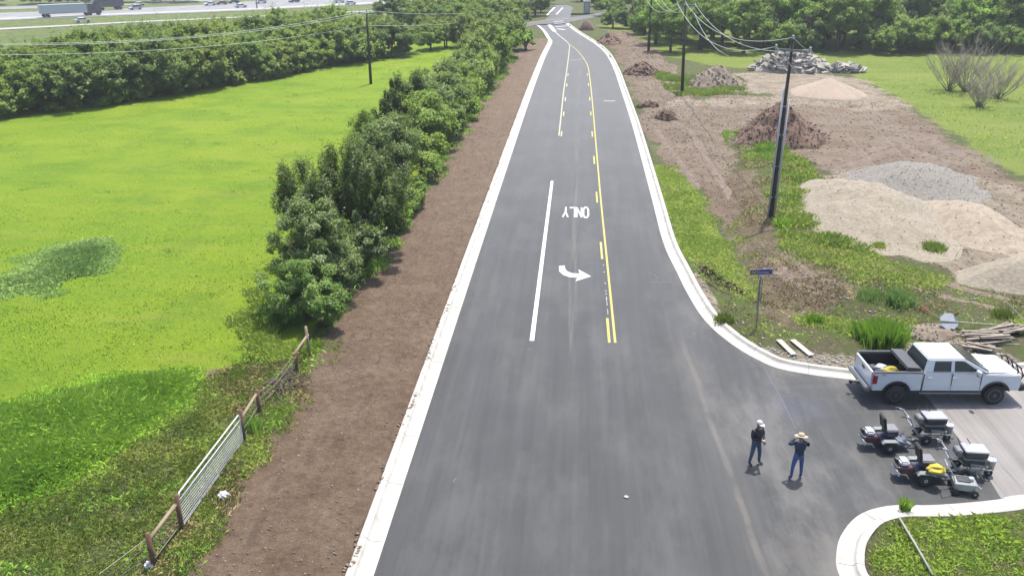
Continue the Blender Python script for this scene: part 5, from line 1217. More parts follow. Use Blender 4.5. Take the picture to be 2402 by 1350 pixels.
# ------------------------------------------------------------------ pickup
M_CARW = plain('white_car_paint', (0.80, 0.82, 0.85), 0.25, var=.03, coat=.6); M_BLK = plain('black_plastic', (0.018, 0.019, 0.021), .55, var=.2)
M_TYRE = plain('tyre_rubber', (0.022, 0.022, 0.023), .85, var=.2); M_RIMB = plain('black_rim', (0.16, 0.16, 0.17), .35, metal=.6, var=.1)
M_GLASS = plain('tinted_glass', (0.035, 0.048, 0.052), .12, var=.1, spec=.35); M_TAIL = plain('tail_light_red', (0.38, 0.015, 0.035), .25, var=.1, coat=.5)
M_CHR = plain('grey_metal', (0.32, 0.33, 0.35), .4, metal=.7, var=.1); M_LINER = plain('bed_liner', (0.06, 0.06, 0.068), .7, var=.2)
M_SEAM = plain('panel_seam', (0.10, 0.105, 0.11), .8); M_LAMP = plain('lamp_lens', (.55, .56, .58), .15, coat=.8)
M_COVER = plain('folded_cover', (0.062, 0.063, 0.072), .6, var=.15); M_YELP = plain('yellow_fabric', (0.58, 0.46, 0.03), .7, var=.2)

def arch_poly(x0, x1, zb, zt, arches, n=9):
    """side outline from (x0,zb) along the bottom with wheel arches, then back along the top"""
    P = [(x0, zb)]
    for cx, cz, r in arches:
        h = zb - cz; w_ = math.sqrt(max(r * r - h * h, 0)); a0 = math.atan2(h, -w_); a1 = math.atan2(h, w_)
        for k in range(n + 1): a = a0 + (a1 - a0) * k / n; P.append((cx + r * math.cos(a), cz + r * math.sin(a)))
    P.append((x1, zb)); return P
def wheel(parent, x, y, r, wd, side_, rim_mat, spokes=8, name='wheel'):
    t_ = MB().lathe([(r * .62, -wd / 2), (r * .93, -wd / 2), (r, -wd * .32), (r, wd * .32), (r * .93, wd / 2), (r * .62, wd / 2)], (0, 0, 0), 'y', 28).build(name, M_TYRE, parent, smooth=True)
    t_.location = (x, y, r)
    rm = MB(); f_ = side_ * (wd * .5 + .012)
    rm.lathe([(r * .52, f_ - side_ * .10), (r * .64, f_ - side_ * .02), (r * .64, f_), (r * .56, f_), (r * .53, f_ - side_ * .05)], (0, 0, 0), 'y', 24)
    rm.lathe([(0.001, f_ + side_ * .0), (r * .16, f_), (r * .18, f_ - side_ * .06)], (0, 0, 0), 'y', 12)
    for k in range(spokes):
        a = 2 * math.pi * k / spokes; c_ = Vector((math.cos(a) * r * .35, f_ - side_ * .03, math.sin(a) * r * .35))
        rm.box(c_, (r * .42, .03, r * .085), rot=(0, -a, 0))
    rm.build('rim', rim_mat, t_); return t_

tk = empty('pickup_truck', (14.80, 31.93, 0.012), R(4.0), 'white four-door pickup truck with black wheels parked along the side street kerb', 'pickup truck')
BW = 1.0; AX = 2.02; WR = .43
tk.scale = (.97, .97, .98)
# cab and front clip lower body
poly = arch_poly(-1.0, 3.02, .62, 0, [(AX, .47, .56)]) + [(3.08, .80), (3.06, 1.12), (3.0, 1.22), (2.85, 1.30), (1.5, 1.36), (1.35, 1.40), (-1.0, 1.42)]
b = MB().side(poly, -BW, BW).build('body', M_CARW, tk, bevel=.035, angle=40)
# tumblehome: sides lean in towards the belt, the nose narrows
for v_ in b.data.vertices:
    z, x = v_.co.z, v_.co.x
    v_.co.y *= 1 - .05 * max(0, (z - .95) / .45) - .10 * max(0, (x - 2.5) / .6) ** 2
hood = MB()
hs = [(1.60, 1.40, .86), (1.75, 1.42, .86), (2.2, 1.405, .84), (2.75, 1.35, .78), (2.96, 1.26, .72)]
vs = []
for x, z, w_ in hs:
    for t_ in (-1, -.82, -.35, 0, .35, .82, 1): vs.append((x, w_ * t_, z + .05 * (1 - abs(t_) ** 2.5) - (.03 if abs(t_) == 1 else 0)))
hood.add(vs, [(i * 7 + j, i * 7 + j + 1, (i + 1) * 7 + j + 1, (i + 1) * 7 + j) for i in range(4) for j in range(6)])
hood.build('hood', M_CARW, tk, smooth=True)
# greenhouse
def quadbox(bot, top, zb, zt):
    (xb0, xb1, yb), (xt0, xt1, yt) = bot, top
    return [(xb0, -yb, zb), (xb1, -yb, zb), (xb1, yb, zb), (xb0, yb, zb), (xt0, -yt, zt), (xt1, -yt, zt), (xt1, yt, zt), (xt0, yt, zt)], [(0, 3, 2, 1), (4, 5, 6, 7), (0, 1, 5, 4), (1, 2, 6, 5), (2, 3, 7, 6), (3, 0, 4, 7)]
GB = (-.98, 1.74, .94); GTt = (-.80, .62, .78); ZB, ZT = 1.39, 1.96
v_, f_ = quadbox(GB, GTt, ZB, ZT); cb = MB().add(v_, f_).build('cab', M_CARW, tk, bevel=.05, angle=40)
v_, f_ = quadbox((-.80, .63, .77), (-.66, .48, .66), 1.935, 2.0); MB().add(v_, f_).build('roof', M_CARW, tk, bevel=.03)
def on_side(u, h, s_, out=.008):
    """point on the leaning cab side: u along x at height h"""
    t_ = (h - ZB) / (ZT - ZB); y = GB[2] + (GTt[2] - GB[2]) * t_ + out; return (u, s_ * y, h)
for s_ in (-1, 1):
    for pts in ([(-.62, 1.46), (.10, 1.46), (.10, 1.86), (-.56, 1.86)], [(.24, 1.46), (1.30, 1.46), (1.0, 1.62), (.66, 1.84), (.52, 1.87), (.24, 1.87)]):
        a = [on_side(x, h, s_) for x, h in pts]; bq = [on_side(x, h, s_, -.02) for x, h in pts]; n = len(pts)
        MB().add(a + bq, [tuple(range(n)), tuple(range(n, 2 * n))] + [(k, (k + 1) % n, n + (k + 1) % n, n + k) for k in range(n)]).build('side_window', M_GLASS, tk)
def slab(pts, off, name, mat_):
    P = [Vector(p) for p in pts]; n_ = (P[1] - P[0]).cross(P[2] - P[0]).normalized() * off; n = len(P)
    MB().add([p + n_ for p in P] + [p - n_ * .5 for p in P], [tuple(range(n)), tuple(range(n, 2 * n))[::-1]] + [(k, (k + 1) % n, n + (k + 1) % n, n + k) for k in range(n)]).build(name, mat_, tk)
slab([(1.66, -.84, 1.44), (1.66, .84, 1.44), (.70, .70, 1.92), (.70, -.70, 1.92)], .035, 'windshield', M_GLASS)
slab([(-.965, .82, 1.45), (-.965, -.82, 1.45), (-.83, -.70, 1.88), (-.83, .70, 1.88)], .012, 'rear_window', M_GLASS)
MB().tube([(1.60, -.5, 1.52), (1.2, -.05, 1.71)], .010, 4).build('wiper', M_BLK, tk)
for xs_ in (-.985, .17, 1.36):
    for s_ in (-1, 1):
        MB().box((xs_, s_ * .985, 1.03), (.014, .05, .72)).build('door_seam', M_SEAM, tk)
for xs_ in (-.42, .58):
    for s_ in (-1, 1): MB().box((xs_ - .32, s_ * 1.0, 1.22), (.2, .04, .035)).build('door_handle', M_CARW, tk, bevel=.008)
for s_ in (-1, 1):
    MB().box((.2, s_ * 1.0, .80), (2.2, .022, .05)).build('side_moulding', M_CARW, tk)
    mr = MB().box((1.12, s_ * 1.14, 1.50), (.15, .25, .2)).build('mirror', M_CARW, tk, bevel=.03); MB().box((1.12, s_ * 1.14, 1.40), (.10, .12, .08)).build('mirror_base', M_BLK, mr)
    MB().box((.15, s_ * .98, .54), (2.5, .14, .07)).build('running_board', M_CHR, tk, bevel=.015)
    MB().box((2.93, s_ * .74, 1.08), (.16, .30, .22)).build('headlight', M_LAMP, tk, bevel=.03)
MB().box((3.05, 0, 1.06), (.06, 1.1, .30)).build('grille', M_BLK, tk, bevel=.02)
MB().box((3.14, 0, .72), (.28, 1.9, .28)).build('front_bumper', M_BLK, tk, bevel=.05)
bg_ = MB()
for y in (-.55, -.2, .2, .55): bg_.tube([(3.2, y, .8), (3.3, y, 1.1), (3.12, y, 1.45)], .03, 7)
bg_.tube([(3.12, -.62, 1.45), (3.12, .62, 1.45)], .035, 7)
for s_ in (-1, 1): bg_.tube([(3.2, s_ * .55, .8), (3.28, s_ * .9, .85), (3.2, s_ * .95, 1.15), (3.08, s_ * .85, 1.32), (3.12, s_ * .55, 1.45)], .03, 7)
bg_.tube([(3.3, -.85, 1.1), (3.3, .85, 1.1)], .022, 6)
bg_.build('brush_guard', M_BLK, tk, smooth=True)
# bed
bed = arch_poly(-3.02, -1.03, .62, 0, [(-AX, .47, .56)]) + [(-1.03, 1.42), (-3.02, 1.44)]
for s_ in (-1, 1):
    o = MB().side(bed, s_ * .90, s_ * 1.0).build('bed_side', M_CARW, tk, bevel=.03, angle=40)
    MB().box((-2.02, s_ * .95, 1.445), (1.98, .13, .03)).build('bed_rail', M_LINER, tk)
    MB().side(arch_poly(-2.85, -1.2, .88, 0, []) + [(-1.2, 1.40), (-2.95, 1.40), (-2.95, .88)], s_ * .86, s_ * .897).build('bed_liner_side', M_BLK, tk)
MB().box((-2.02, 0, .86), (1.96, 1.72, .05)).build('bed_floor', M_LINER, tk)
MB().box((-1.06, 0, 1.14), (.06, 1.74, .56)).build('bed_front', M_BLK, tk)
tg = MB().box((-3.03, 0, 1.06), (.08, 1.76, .72)).build('tailgate', M_CARW, tk, bevel=.02); MB().box((-3.08, 0, 1.22), (.03, .24, .09)).build('handle', M_BLK, tg)
MB().box((-3.16, 0, .66), (.24, 1.94, .20)).build('rear_bumper', M_CHR, tk, bevel=.04)
MB().tube([(-3.1, 0, .5), (-3.5, 0, .48)], .04, 6).box((-3.5, 0, .5), (.1, .12, .14)).build('tow_hitch', M_BLK, tk)
MB().box((-3.3, -.28, .62), (.2, .1, .18)).build('tow_step', M_CHR, tk)
for s_ in (-1, 1): MB().box((-2.94, s_ * .965, 1.12), (.20, .10, .40)).build('tail_light', M_TAIL, tk, bevel=.02)
# folded bed cover, three leaves
fc = MB().side([(-1.08, 1.465), (-1.66, 1.475), (-1.68, 1.56), (-1.10, 1.55)], -.88, .88).build('bed_cover', M_COVER, tk, bevel=.012)
MB().box((-1.40, 0, 1.59), (.5, 1.74, .02), rot=(0, .06, 0)).build('cover_leaf', M_COVER, fc)
o = obj('decal', text_mesh('4x4', .11, plain('decal_red', (.5, .12, .12), .5)), tk, (-2.62, -1.004, 1.33)); o.rotation_euler = (R(90), 0, 0)
for x in (-AX, AX):
    for s_ in (-1, 1):
        wheel(tk, x, s_ * .90, WR, .28, s_, M_RIMB)
        fl = MB()
        for k in range(10):
            a0, a1 = R(18 + 14.4 * k), R(18 + 14.4 * (k + 1)); r0, r1 = .54, .60
            fl.add([(x + r * math.cos(a), y, .47 + r * math.sin(a)) for y in (s_ * .96, s_ * 1.05) for a in (a0, a1) for r in (r0, r1)], [(0, 1, 3, 2), (4, 6, 7, 5), (0, 4, 5, 1), (2, 3, 7, 6), (0, 2, 6, 4), (1, 5, 7, 3)])
        fl.build('fender_flare', M_BLK, tk)
MB().box((0, 0, .55), (5.6, 1.3, .22)).build('chassis', M_BLK, tk)
# cargo lying in the bed
def crumple(name, s_, mat_, loc, sc, seed, label, cat, sub=3):
    bm = bmesh.new(); bmesh.ops.create_icosphere(bm, subdivisions=sub, radius=s_); g = random.Random(seed); a, b_, c_ = (g.uniform(9, 22) / s_ * .25 for _ in range(3))
    for v_ in bm.verts:
        p = v_.co.copy(); v_.co *= 1 + .2 * math.sin(p.x * a + p.y * b_ + seed) * math.cos(p.z * c_) + .12 * math.sin(p.y * a * 1.7 + p.z * b_)
        v_.co.x *= sc[0]; v_.co.y *= sc[1]; v_.co.z = max(v_.co.z * sc[2], -s_ * .45)
    me = bpy.data.meshes.new(name); bm.to_mesh(me); bm.free(); me.materials.append(mat_)
    o = obj(name, me, None, loc); tag(o, label, cat); return o
def tkp(x, y, z): return tuple(Matrix.Rotation(R(4.0), 3, 'Z') @ Vector((x, y, z)) + Vector((14.80, 31.93, .012)))
crumple('sack', .22, M_BAG, tkp(-2.30, -.05, 1.10), (1.2, 1, .9), 3, 'white sack in the pickup bed behind the yellow bag', 'sack')
crumple('bag', .25, M_YELP, tkp(-2.02, -.35, 1.14), (1.1, 1, .8), 4, 'yellow bag in the pickup bed', 'bag')
crumple('cloth', .2, M_BAG, tkp(-1.82, -.6, .95), (1.2, .7, .45), 5, 'white cloth beside the yellow bag in the pickup bed', 'cloth')
crumple('cloth', .2, M_BAG, tkp(-2.45, -.62, .93), (1.5, .7, .35), 6, 'flat white cloth near the tailgate in the pickup bed', 'cloth')
crumple('sack', .24, M_BLK, tkp(-2.5, .25, 1.0), (1.2, 1, .6), 7, 'black sack in the shaded far corner of the pickup bed', 'sack')

# ------------------------------------------------------------------ line striping machines
M_WHEELW = plain('white_hub', (.62, .63, .66), .4, var=.05); M_SEAT = plain('grey_seat', (0.20, 0.20, 0.215), .6, var=.1); M_NAVY = plain('navy_panel', (0.05, 0.055, 0.085), .4, var=.1)
M_MAROON = plain('maroon_engine', (0.085, 0.028, 0.04), .5, var=.2); M_BLUEG = plain('blue_grey_deck', (0.19, 0.21, 0.28), .5, var=.12); M_SILV = plain('silver_lid', (0.50, 0.50, 0.56), .35, metal=.3, var=.05)
M_FRAME = plain('grey_green_frame', (0.27, 0.29, 0.28), .45, var=.1); M_DKG = plain('dark_grey_metal', (0.075, 0.08, 0.085), .5, metal=.4, var=.2); M_LTG = plain('light_grey_tub', (0.33, 0.35, 0.33), .5, var=.1)
def small_wheel(parent, x, y, r, wd, hub=True):
    t_ = MB().lathe([(r * .5, -wd / 2), (r * .9, -wd / 2), (r, -wd * .3), (r, wd * .3), (r * .9, wd / 2), (r * .5, wd / 2)], (0, 0, 0), 'y', 20).build('wheel', M_TYRE, parent, smooth=True); t_.location = (x, y, r)
    if hub: MB().lathe([(.001, -wd * .46), (r * .2, -wd * .52), (r * .55, -wd * .42), (r * .55, wd * .42), (r * .2, wd * .52), (.001, wd * .46)], (0, 0, 0), 'y', 16).build('hub', M_WHEELW, t_, smooth=True)
    return t_
def rider(x, y, rz, label, grp):
    e = empty('ride_on_pusher', (x, y, 0.003), rz, label, 'ride-on pusher', grp)
    for s_ in (-1, 1):
        small_wheel(e, 0, s_ * .42, .225, .18)
        MB().side([(-.30, .44), (-.22, .50), (.2, .50), (.30, .42), (.30, .38), (.18, .46), (-.2, .46), (-.30, .40)], s_ * .33, s_ * .53).build('fender', M_FRAME, e)
    MB().box((0, 0, .36), (.55, .56, .2)).build('chassis', M_NAVY, e, bevel=.02)
    MB().box((.12, 0, .62), (.42, .48, .18)).build('seat_box', M_NAVY, e, bevel=.03)
    MB().box((.12, 0, .76), (.46, .50, .10)).build('seat', M_SEAT, e, bevel=.035)
    MB().box((-.18, 0, 1.03), (.09, .48, .52), rot=(0, -.22, 0)).build('backrest', M_BLK, e, bevel=.035)
    en = MB().box((-.55, 0, .42), (.46, .5, .26)).build('engine', M_MAROON, e, bevel=.03)
    MB().box((-.60, .02, .62), (.30, .42, .18)).build('fuel_tank', M_WHEELW, en, bevel=.05); MB().tube([(-.78, -.2, .5), (-.86, -.2, .5), (-.86, .1, .5)], .05, 8).build('muffler', M_DKG, en); MB().lathe([(.12, .56), (.12, .66), (.06, .68)], (-.72, .16, 0), n=14).build('starter', M_BLK, en)
    MB().box((-.80, 0, .30), (.06, .6, .12)).build('rear_bumper', M_WHEELW, e, bevel=.01)
    MB().side([(.26, .26), (.78, .22), (.80, .28), (.60, .34), (.28, .44)], -.30, .30).build('foot_deck', M_BLUEG, e, bevel=.01)
    MB().tube([(.2, 0, .30), (.95, 0, .27), (1.12, 0, .30)], .04, 8).lathe([(.07, .18), (.07, .34)], (1.1, 0, 0), n=10).build('hitch', M_DKG, e)
    e.scale = (1.04, 1.04, 1.04)
    for s_ in (-1, 1): MB().box((.62, s_ * .2, .40), (.2, .1, .03), rot=(0, -.5, 0)).build('pedal', M_DKG, e)
    return e
def striper(x, y, rz, label, grp):
    e = empty('line_striper', (x, y, 0.003), rz, label, 'line striper', grp)
    for s_ in (-1, 1): small_wheel(e, -.22, s_ * .36, .18, .1)
    small_wheel(e, .66, -.05, .13, .09)
    fr = MB()
    for s_ in (-1, 1): fr.tube([(-.55, s_ * .27, .34), (.62, s_ * .27, .34), (.72, s_ * .1, .3)], .025, 8)
    for xx in (-.5, 0, .5): fr.tube([(xx, -.27, .34), (xx, .27, .34)], .022, 6)
    fr.build('frame', M_FRAME, e, smooth=True)
    MB().box((.08, .02, .52), (.66, .50, .26)).build('engine_block', M_DKG, e, bevel=.02)
    MB().box((.10, .02, .70), (.78, .60, .04)).build('tray', M_FRAME, e, bevel=.01)
    MB().box((.10, .02, .86), (.72, .54, .20)).build('hopper', M_DKG, e, bevel=.02)
    MB().box((.10, .02, .975), (.76, .58, .05)).build('hopper_lid', M_SILV, e, bevel=.02)
    MB().box((-.42, .02, .84), (.20, .40, .24)).build('control_box', M_SEAT, e, bevel=.03)
    MB().tube([(.50, -.24, .44), (-.05, -.24, .50)], .055, 10).build('pump', M_FRAME, e, smooth=True)
    hb = MB()
    for s_ in (-1, 1): hb.tube([(-.45, s_ * .24, .36), (-.72, s_ * .26, .66), (-.88, s_ * .28, 1.04), (-1.08, s_ * .30, 1.10)], .022, 8)
    hb.tube([(-.72, -.26, .66), (-.72, .26, .66)], .02, 6).tube([(-.88, -.28, 1.0), (-.88, .28, 1.0)], .02, 6)
    hb.build('handlebar', M_SILV, e, smooth=True)
    for s_ in (-1, 1): MB().tube([(-1.05, s_ * .30, 1.10), (-1.20, s_ * .30, 1.10)], .03, 8).build('grip', M_BLK, e)
    MB().tube([(-.30, .2, .95), (-.42, .26, 1.22)], .016, 5).build('lever', M_DKG, e)
    MB().tube([(.05, .26, .98), (-.10, .30, 1.18)], .014, 5).build('lever', M_DKG, e)
    ho = MB(); ho.tube([(.45, -.2, .5), (.3, -.5, .6), (-.1, -.48, .35), (-.3, -.42, .6), (-.5, -.26, .7)], .016, 6); ho.build('hose', M_BLK, e, smooth=True)
    MB().tube([(.1, -.30, .3), (.1, -.62, .28)], .02, 6).box((.1, -.60, .20), (.08, .05, .16)).build('spray_arm', M_CHR, e)
    e.scale = (1.04, 1.04, 1.04)
    bk = MB().lathe([(.14, .22), (.155, .56), (.165, .56), (.165, .59), (.11, .60), (.05, .61)], (.70, .04, 0), n=20).build('paint_bucket', M_WHEELW, e, smooth=True)
    MB().tube([(.70, -.12, .58), (.70, 0, .74), (.70, .16, .58)], .008, 4).build('bail', M_CHR, bk)
    return e
gR, gS = 'ride-on pushers behind the line stripers', 'line stripers parked on the side street'
qa = G(2080, 1062); rider(qa.x + .02, qa.y + .42, R(4), 'ride-on pusher at the back nearer the pickup, with empty deck', gR)
qb = G(2164, 1137); rider(qb.x + .02, qb.y + .42, R(2), 'ride-on pusher at the front, just left of the yellow jacket', gR)
qc_ = G(2184, 1042); sA = striper(qc_.x - .02, qc_.y + .36, R(4), 'silver-topped line striper nearer the pickup, with white bucket in front', gS)
qd = G(2280, 1124); sB = striper(qd.x - .05, qd.y + .36, R(-2), 'silver-topped line striper farther right, behind the small grey cart', gS)
crumple('jacket', .26, M_YELP, G(2178, 1098, .7) + Vector((0.25, 0, -.02)), (1.1, .9, .62), 12, 'crumpled yellow jacket draped between the front pusher and its striper', 'jacket')
# small cart with grey tub
qe = G(2238, 1160); ct = empty('spray_cart', (qe.x + .30, qe.y + .25, .003), R(-8), 'small walk-behind spray cart with open grey tub, nearest the corner kerb', 'spray cart')
MB().side([(-.28, .16), (.34, .14), (.42, .42), (-.30, .42)], -.24, .24).build('tub', M_LTG, ct, bevel=.02)
MB().box((.02, .03, .44), (.40, .28, .03)).build('motor', M_DKG, ct); MB().box((.26, .05, .48), (.14, .16, .12)).build('cap', M_WHEELW, ct, bevel=.02)
rl = MB(); rl.tube([(-.30, -.26, .42), (.40, -.26, .42), (.40, .26, .42), (-.30, .26, .42), (-.30, -.26, .42)], .02, 6); rl.build('rim_rail', M_SILV, ct)
hb = MB()
for s_ in (-1, 1): hb.tube([(-.26, s_ * .2, .35), (-.42, s_ * .22, .75), (-.62, s_ * .24, 1.02)], .018, 7)
hb.tube([(-.62, -.24, 1.02), (-.62, .24, 1.02)], .018, 6); hb.build('handlebar', M_SILV, ct, smooth=True)
for x in (-.25, .36):
    for s_ in (-1, 1): small_wheel(ct, x, s_ * .30, .12, .07, x > 0)
MB().tube([(.42, 0, .3), (.58, -.1, .22)], .03, 6).build('nozzle', M_SILV, ct)
q = G(2232, 1028); crumple('rag', .05, M_BLK, q + Vector((0, 0, .02)), (1.5, .6, .3), 9, 'dark rag on the asphalt in front of the upper striper', 'rag')
q = G(1469, 1166); crumple('crumpled_paper', .07, M_BAG, q + Vector((0, 0, .03)), (1.2, .8, .5), 10, 'scrap of litter lying alone on the near asphalt', 'litter')

# ------------------------------------------------------------------ people
M_JEAN = plain('blue_jeans', (0.075, 0.105, 0.17), .85, var=.2); M_JEAN2 = plain('bright_jeans', (0.075, 0.13, 0.33), .85, var=.15); M_JACK = plain('black_jacket', (0.014, 0.013, 0.020), .8, var=.25)
M_NSHIRT = plain('navy_shirt', (0.022, 0.038, 0.085), .8, var=.2); M_SKIN = plain('skin', (0.33, 0.19, 0.13), .6, var=.06); M_SHOE = plain('dark_shoe', (0.02, 0.018, 0.018), .7)
M_CAP = plain('white_cap', (.60, .60, .62), .7, var=.06); M_STRAW = plain('straw_hat', (.60, .49, .34), .8, var=.1); M_HAIR = plain('dark_hair', (.02, .016, .013), .8); M_STRB = plain('hat_band', (.20, .15, .12), .8)
def person(loc, rz, label, J, shirt, jeans, sleeve_to_wrist=True):
    """J: joints in metres, facing +x; one continuous skinned body"""
    names = list(J); idx_ = {n: i for i, n in enumerate(names)}
    E = [('pelvis', 'waist'), ('waist', 'chest'), ('chest', 'neck0'), ('neck0', 'neck'), ('neck', 'head0'), ('head0', 'head1')]
    for s_ in 'LR':
        E += [('chest', 'sh' + s_), ('sh' + s_, 'el' + s_), ('el' + s_, 'wr' + s_), ('wr' + s_, 'pm' + s_), ('pelvis', 'hp' + s_), ('hp' + s_, 'kn' + s_), ('kn' + s_, 'an' + s_), ('an' + s_, 'to' + s_)]
        pm = Vector(J['pm' + s_][0]); wr = Vector(J['wr' + s_][0]); d = (pm - wr).normalized(); sd = d.cross(Vector((0, 0, 1))); sd = sd.normalized() if sd.length > .1 else Vector((0, 1, 0))
        for k, (o_, L_) in enumerate([(-.03, .065), (-.01, .08), (.012, .075), (.034, .058)]):
            n1, n2 = 'f%s%d' % (s_, k), 'g%s%d' % (s_, k)
            a = pm + sd * o_ + d * .02; b_ = a + d * L_ * .6 + Vector((0, 0, -.012)); c_ = b_ + d * L_ * .3 + Vector((0, 0, -.03))
            for nm, p_ in ((n1, b_), (n2, c_)): J[nm] = (tuple(p_), .009, .009); names.append(nm); idx_[nm] = len(names) - 1
            E += [('pm' + s_, n1), (n1, n2)]
        nm = 't' + s_; J[nm] = (tuple(wr + d * .05 - sd * .055), .011, .011); names.append(nm); idx_[nm] = len(names) - 1; E.append(('wr' + s_, nm))
    me = bpy.data.meshes.new('body'); me.from_pydata([J[n][0] for n in names], [(idx_[a], idx_[b]) for a, b in E], [])
    o = bpy.data.objects.new('body', me); C.objects.link(o)
    sk = o.modifiers.new('skin', 'SKIN'); sk.use_smooth_shade = True; o.modifiers.new('sub', 'SUBSURF').levels = 1
    for n, v_ in zip(names, me.skin_vertices[0].data): v_.radius = J[n][1:]; v_.use_root = (n == 'pelvis')
    dg = bpy.context.evaluated_depsgraph_get(); ev = bpy.data.meshes.new_from_object(o.evaluated_get(dg)); bpy.data.objects.remove(o)
    ev.materials.clear()
    for m_ in (shirt, jeans, M_SKIN, M_SHOE, M_HAIR): ev.materials.append(m_)
    segs = [(Vector(J[a][0]), Vector(J[b_][0]), a, b_) for a, b_ in E]
    for p in ev.polygons:
        c_ = p.center; best = 1e9; bs_ = None
        for A, B, a, b_ in segs:
            t_ = max(0, min(1, (c_ - A).dot(B - A) / (B - A).length_squared)); d_ = (c_ - A - (B - A) * t_).length
            if d_ < best: best = d_; bs_ = (a, b_, t_)
        a, b_, t_ = bs_; m_ = 0
        if a in ('neck0', 'neck', 'head0'): m_ = 2
        if a == 'head0' and (c_.x < -.02 or c_.z > J['head1'][0][2]): m_ = 4
        if a[:2] == 'wr' or a[:2] == 'pm' or a[0] in 'f' and a[1] in 'LR' or a[:2] == 't' or (a[:2] == 'el' and (t_ > .9 or not sleeve_to_wrist)): m_ = 2
        if a == 'pelvis' and b_ != 'waist' or a[:2] in ('hp', 'kn'): m_ = 1
        if a[:2] == 'an' or (a[:2] == 'kn' and t_ > .93): m_ = 3
        p.material_index = m_; p.use_smooth = True
    e = empty('person', loc, rz, label, 'person'); obj('body', ev, e)
    h0 = Vector(J['head0'][0])
    MB().tube([h0 + Vector((.085, 0, .03)), h0 + Vector((.125, 0, .0))], [.018, .02], 6).build('nose', M_SKIN, e)
    for s_ in (-1, 1): MB().box(h0 + Vector((.095, s_ * .035, .045)), (.01, .03, .012)).build('eye', M_HAIR, e); MB().box(h0 + Vector((.0, s_ * .092, .02)), (.04, .02, .06)).build('ear', M_SKIN, e, bevel=.006)
    MB().box(h0 + Vector((.092, 0, -.04)), (.012, .05, .012)).build('mouth', plain('lip', (.25, .1, .09), .6) if 'lip' not in MAT else MAT['lip'], e)
    return e, h0
def joints(wL, wR, eL_, eR_, stance=.17, head=(.03, 0, 1.60), fwd=.0):
    J = {'pelvis': ((0, 0, .96), .15, .12), 'waist': ((0, 0, 1.10), .17, .13), 'chest': ((.0, 0, 1.32), .20, .145), 'neck0': ((.0, 0, 1.46), .08, .075), 'neck': ((.01, 0, 1.52), .058, .058), 'head0': ((head[0], head[1], head[2]), .095, .085), 'head1': ((head[0], head[1], head[2] + .12), .085, .08)}
    for s_, k in (('L', 1), ('R', -1)):
        J['sh' + s_] = ((0, .20 * k, 1.42), .075, .075); e_ = eL_ if k > 0 else eR_; w_ = wL if k > 0 else wR
        J['el' + s_] = (e_, .064, .064); J['wr' + s_] = (w_, .036, .036)
        d = (Vector(w_) - Vector(e_)).normalized(); J['pm' + s_] = (tuple(Vector(w_) + d * .07), .04, .026)
        J['hp' + s_] = ((0, .10 * k, .90), .105, .10); J['kn' + s_] = ((.03 + fwd * k, stance * .85 * k, .49), .068, .072); J['an' + s_] = ((.0 + fwd * k * 1.6, stance * k, .09), .048, .052); J['to' + s_] = ((.17 + fwd * k * 1.6, stance * 1.12 * k, .045), .042, .036)
    return J
p1 = G(1768, 1088)
pe, h0 = person((p1.x, p1.y, .005), R(-52), 'person in black jacket, jeans and white cap standing with hands together in front', joints((.26, .07, 1.08), (.27, -.07, 1.12), (.02, .29, 1.16), (.02, -.29, 1.17), .18, fwd=.04), M_JACK, M_JEAN)
cp_ = MB().lathe([(.112, .07), (.116, .10), (.10, .16), (.06, .195), (.01, .205)], tuple(h0), n=18).build('cap', M_CAP, pe, smooth=True)
vz = MB(); a_ = [h0 + Vector((math.cos(t_) * .11, math.sin(t_) * .105, .085)) for t_ in np.linspace(-1.1, 1.1, 9)]; b_ = [h0 + Vector((.02 + math.cos(t_) * .20, math.sin(t_) * .115, .065)) for t_ in np.linspace(-1.1, 1.1, 9)]
vz.add(a_ + b_ + [q + Vector((0, 0, .012)) for q in a_ + b_], [(i, i + 1, 10 + i, 9 + i) for i in range(8)] + [(18 + i, 27 + i, 28 + i, 19 + i) for i in range(8)] + [(9 + i, 10 + i, 28 + i, 27 + i) for i in range(8)])
vz.build('cap_visor', M_CAP, cp_)
MB().box(h0 + Vector((.25, 0, -.50)), (.05, .15, .10), rot=(0, .3, 0)).build('gloves', M_WHEELW, pe, bevel=.02)
p2 = G(1866, 1122)
pe, h0 = person((p2.x, p2.y, .005), R(92), 'person in wide straw hat, dark shirt and blue jeans seen from behind with hands raised', joints((.30, .10, 1.44), (.30, -.08, 1.44), (.16, .34, 1.28), (.16, -.33, 1.28), .19, head=(.05, 0, 1.60), fwd=-.05), M_NSHIRT, M_JEAN2)
ht = MB().lathe([(.225, .060), (.23, .072), (.17, .062), (.105, .07), (.102, .13), (.085, .18), (.04, .175), (.002, .165)], (0, 0, 0), n=26).build('hat', M_STRAW, pe, smooth=True); ht.location = h0; ht.rotation_euler = (.08, .30, 0)
MB().lathe([(.108, .068), (.107, .10), (.1, .10)], (0, 0, 0), n=20).build('hat_band', M_STRB, ht)
MB().box(h0 + Vector((.33, 0, -.12)), (.02, .15, .09)).build('phone', M_BLK, pe, bevel=.01)

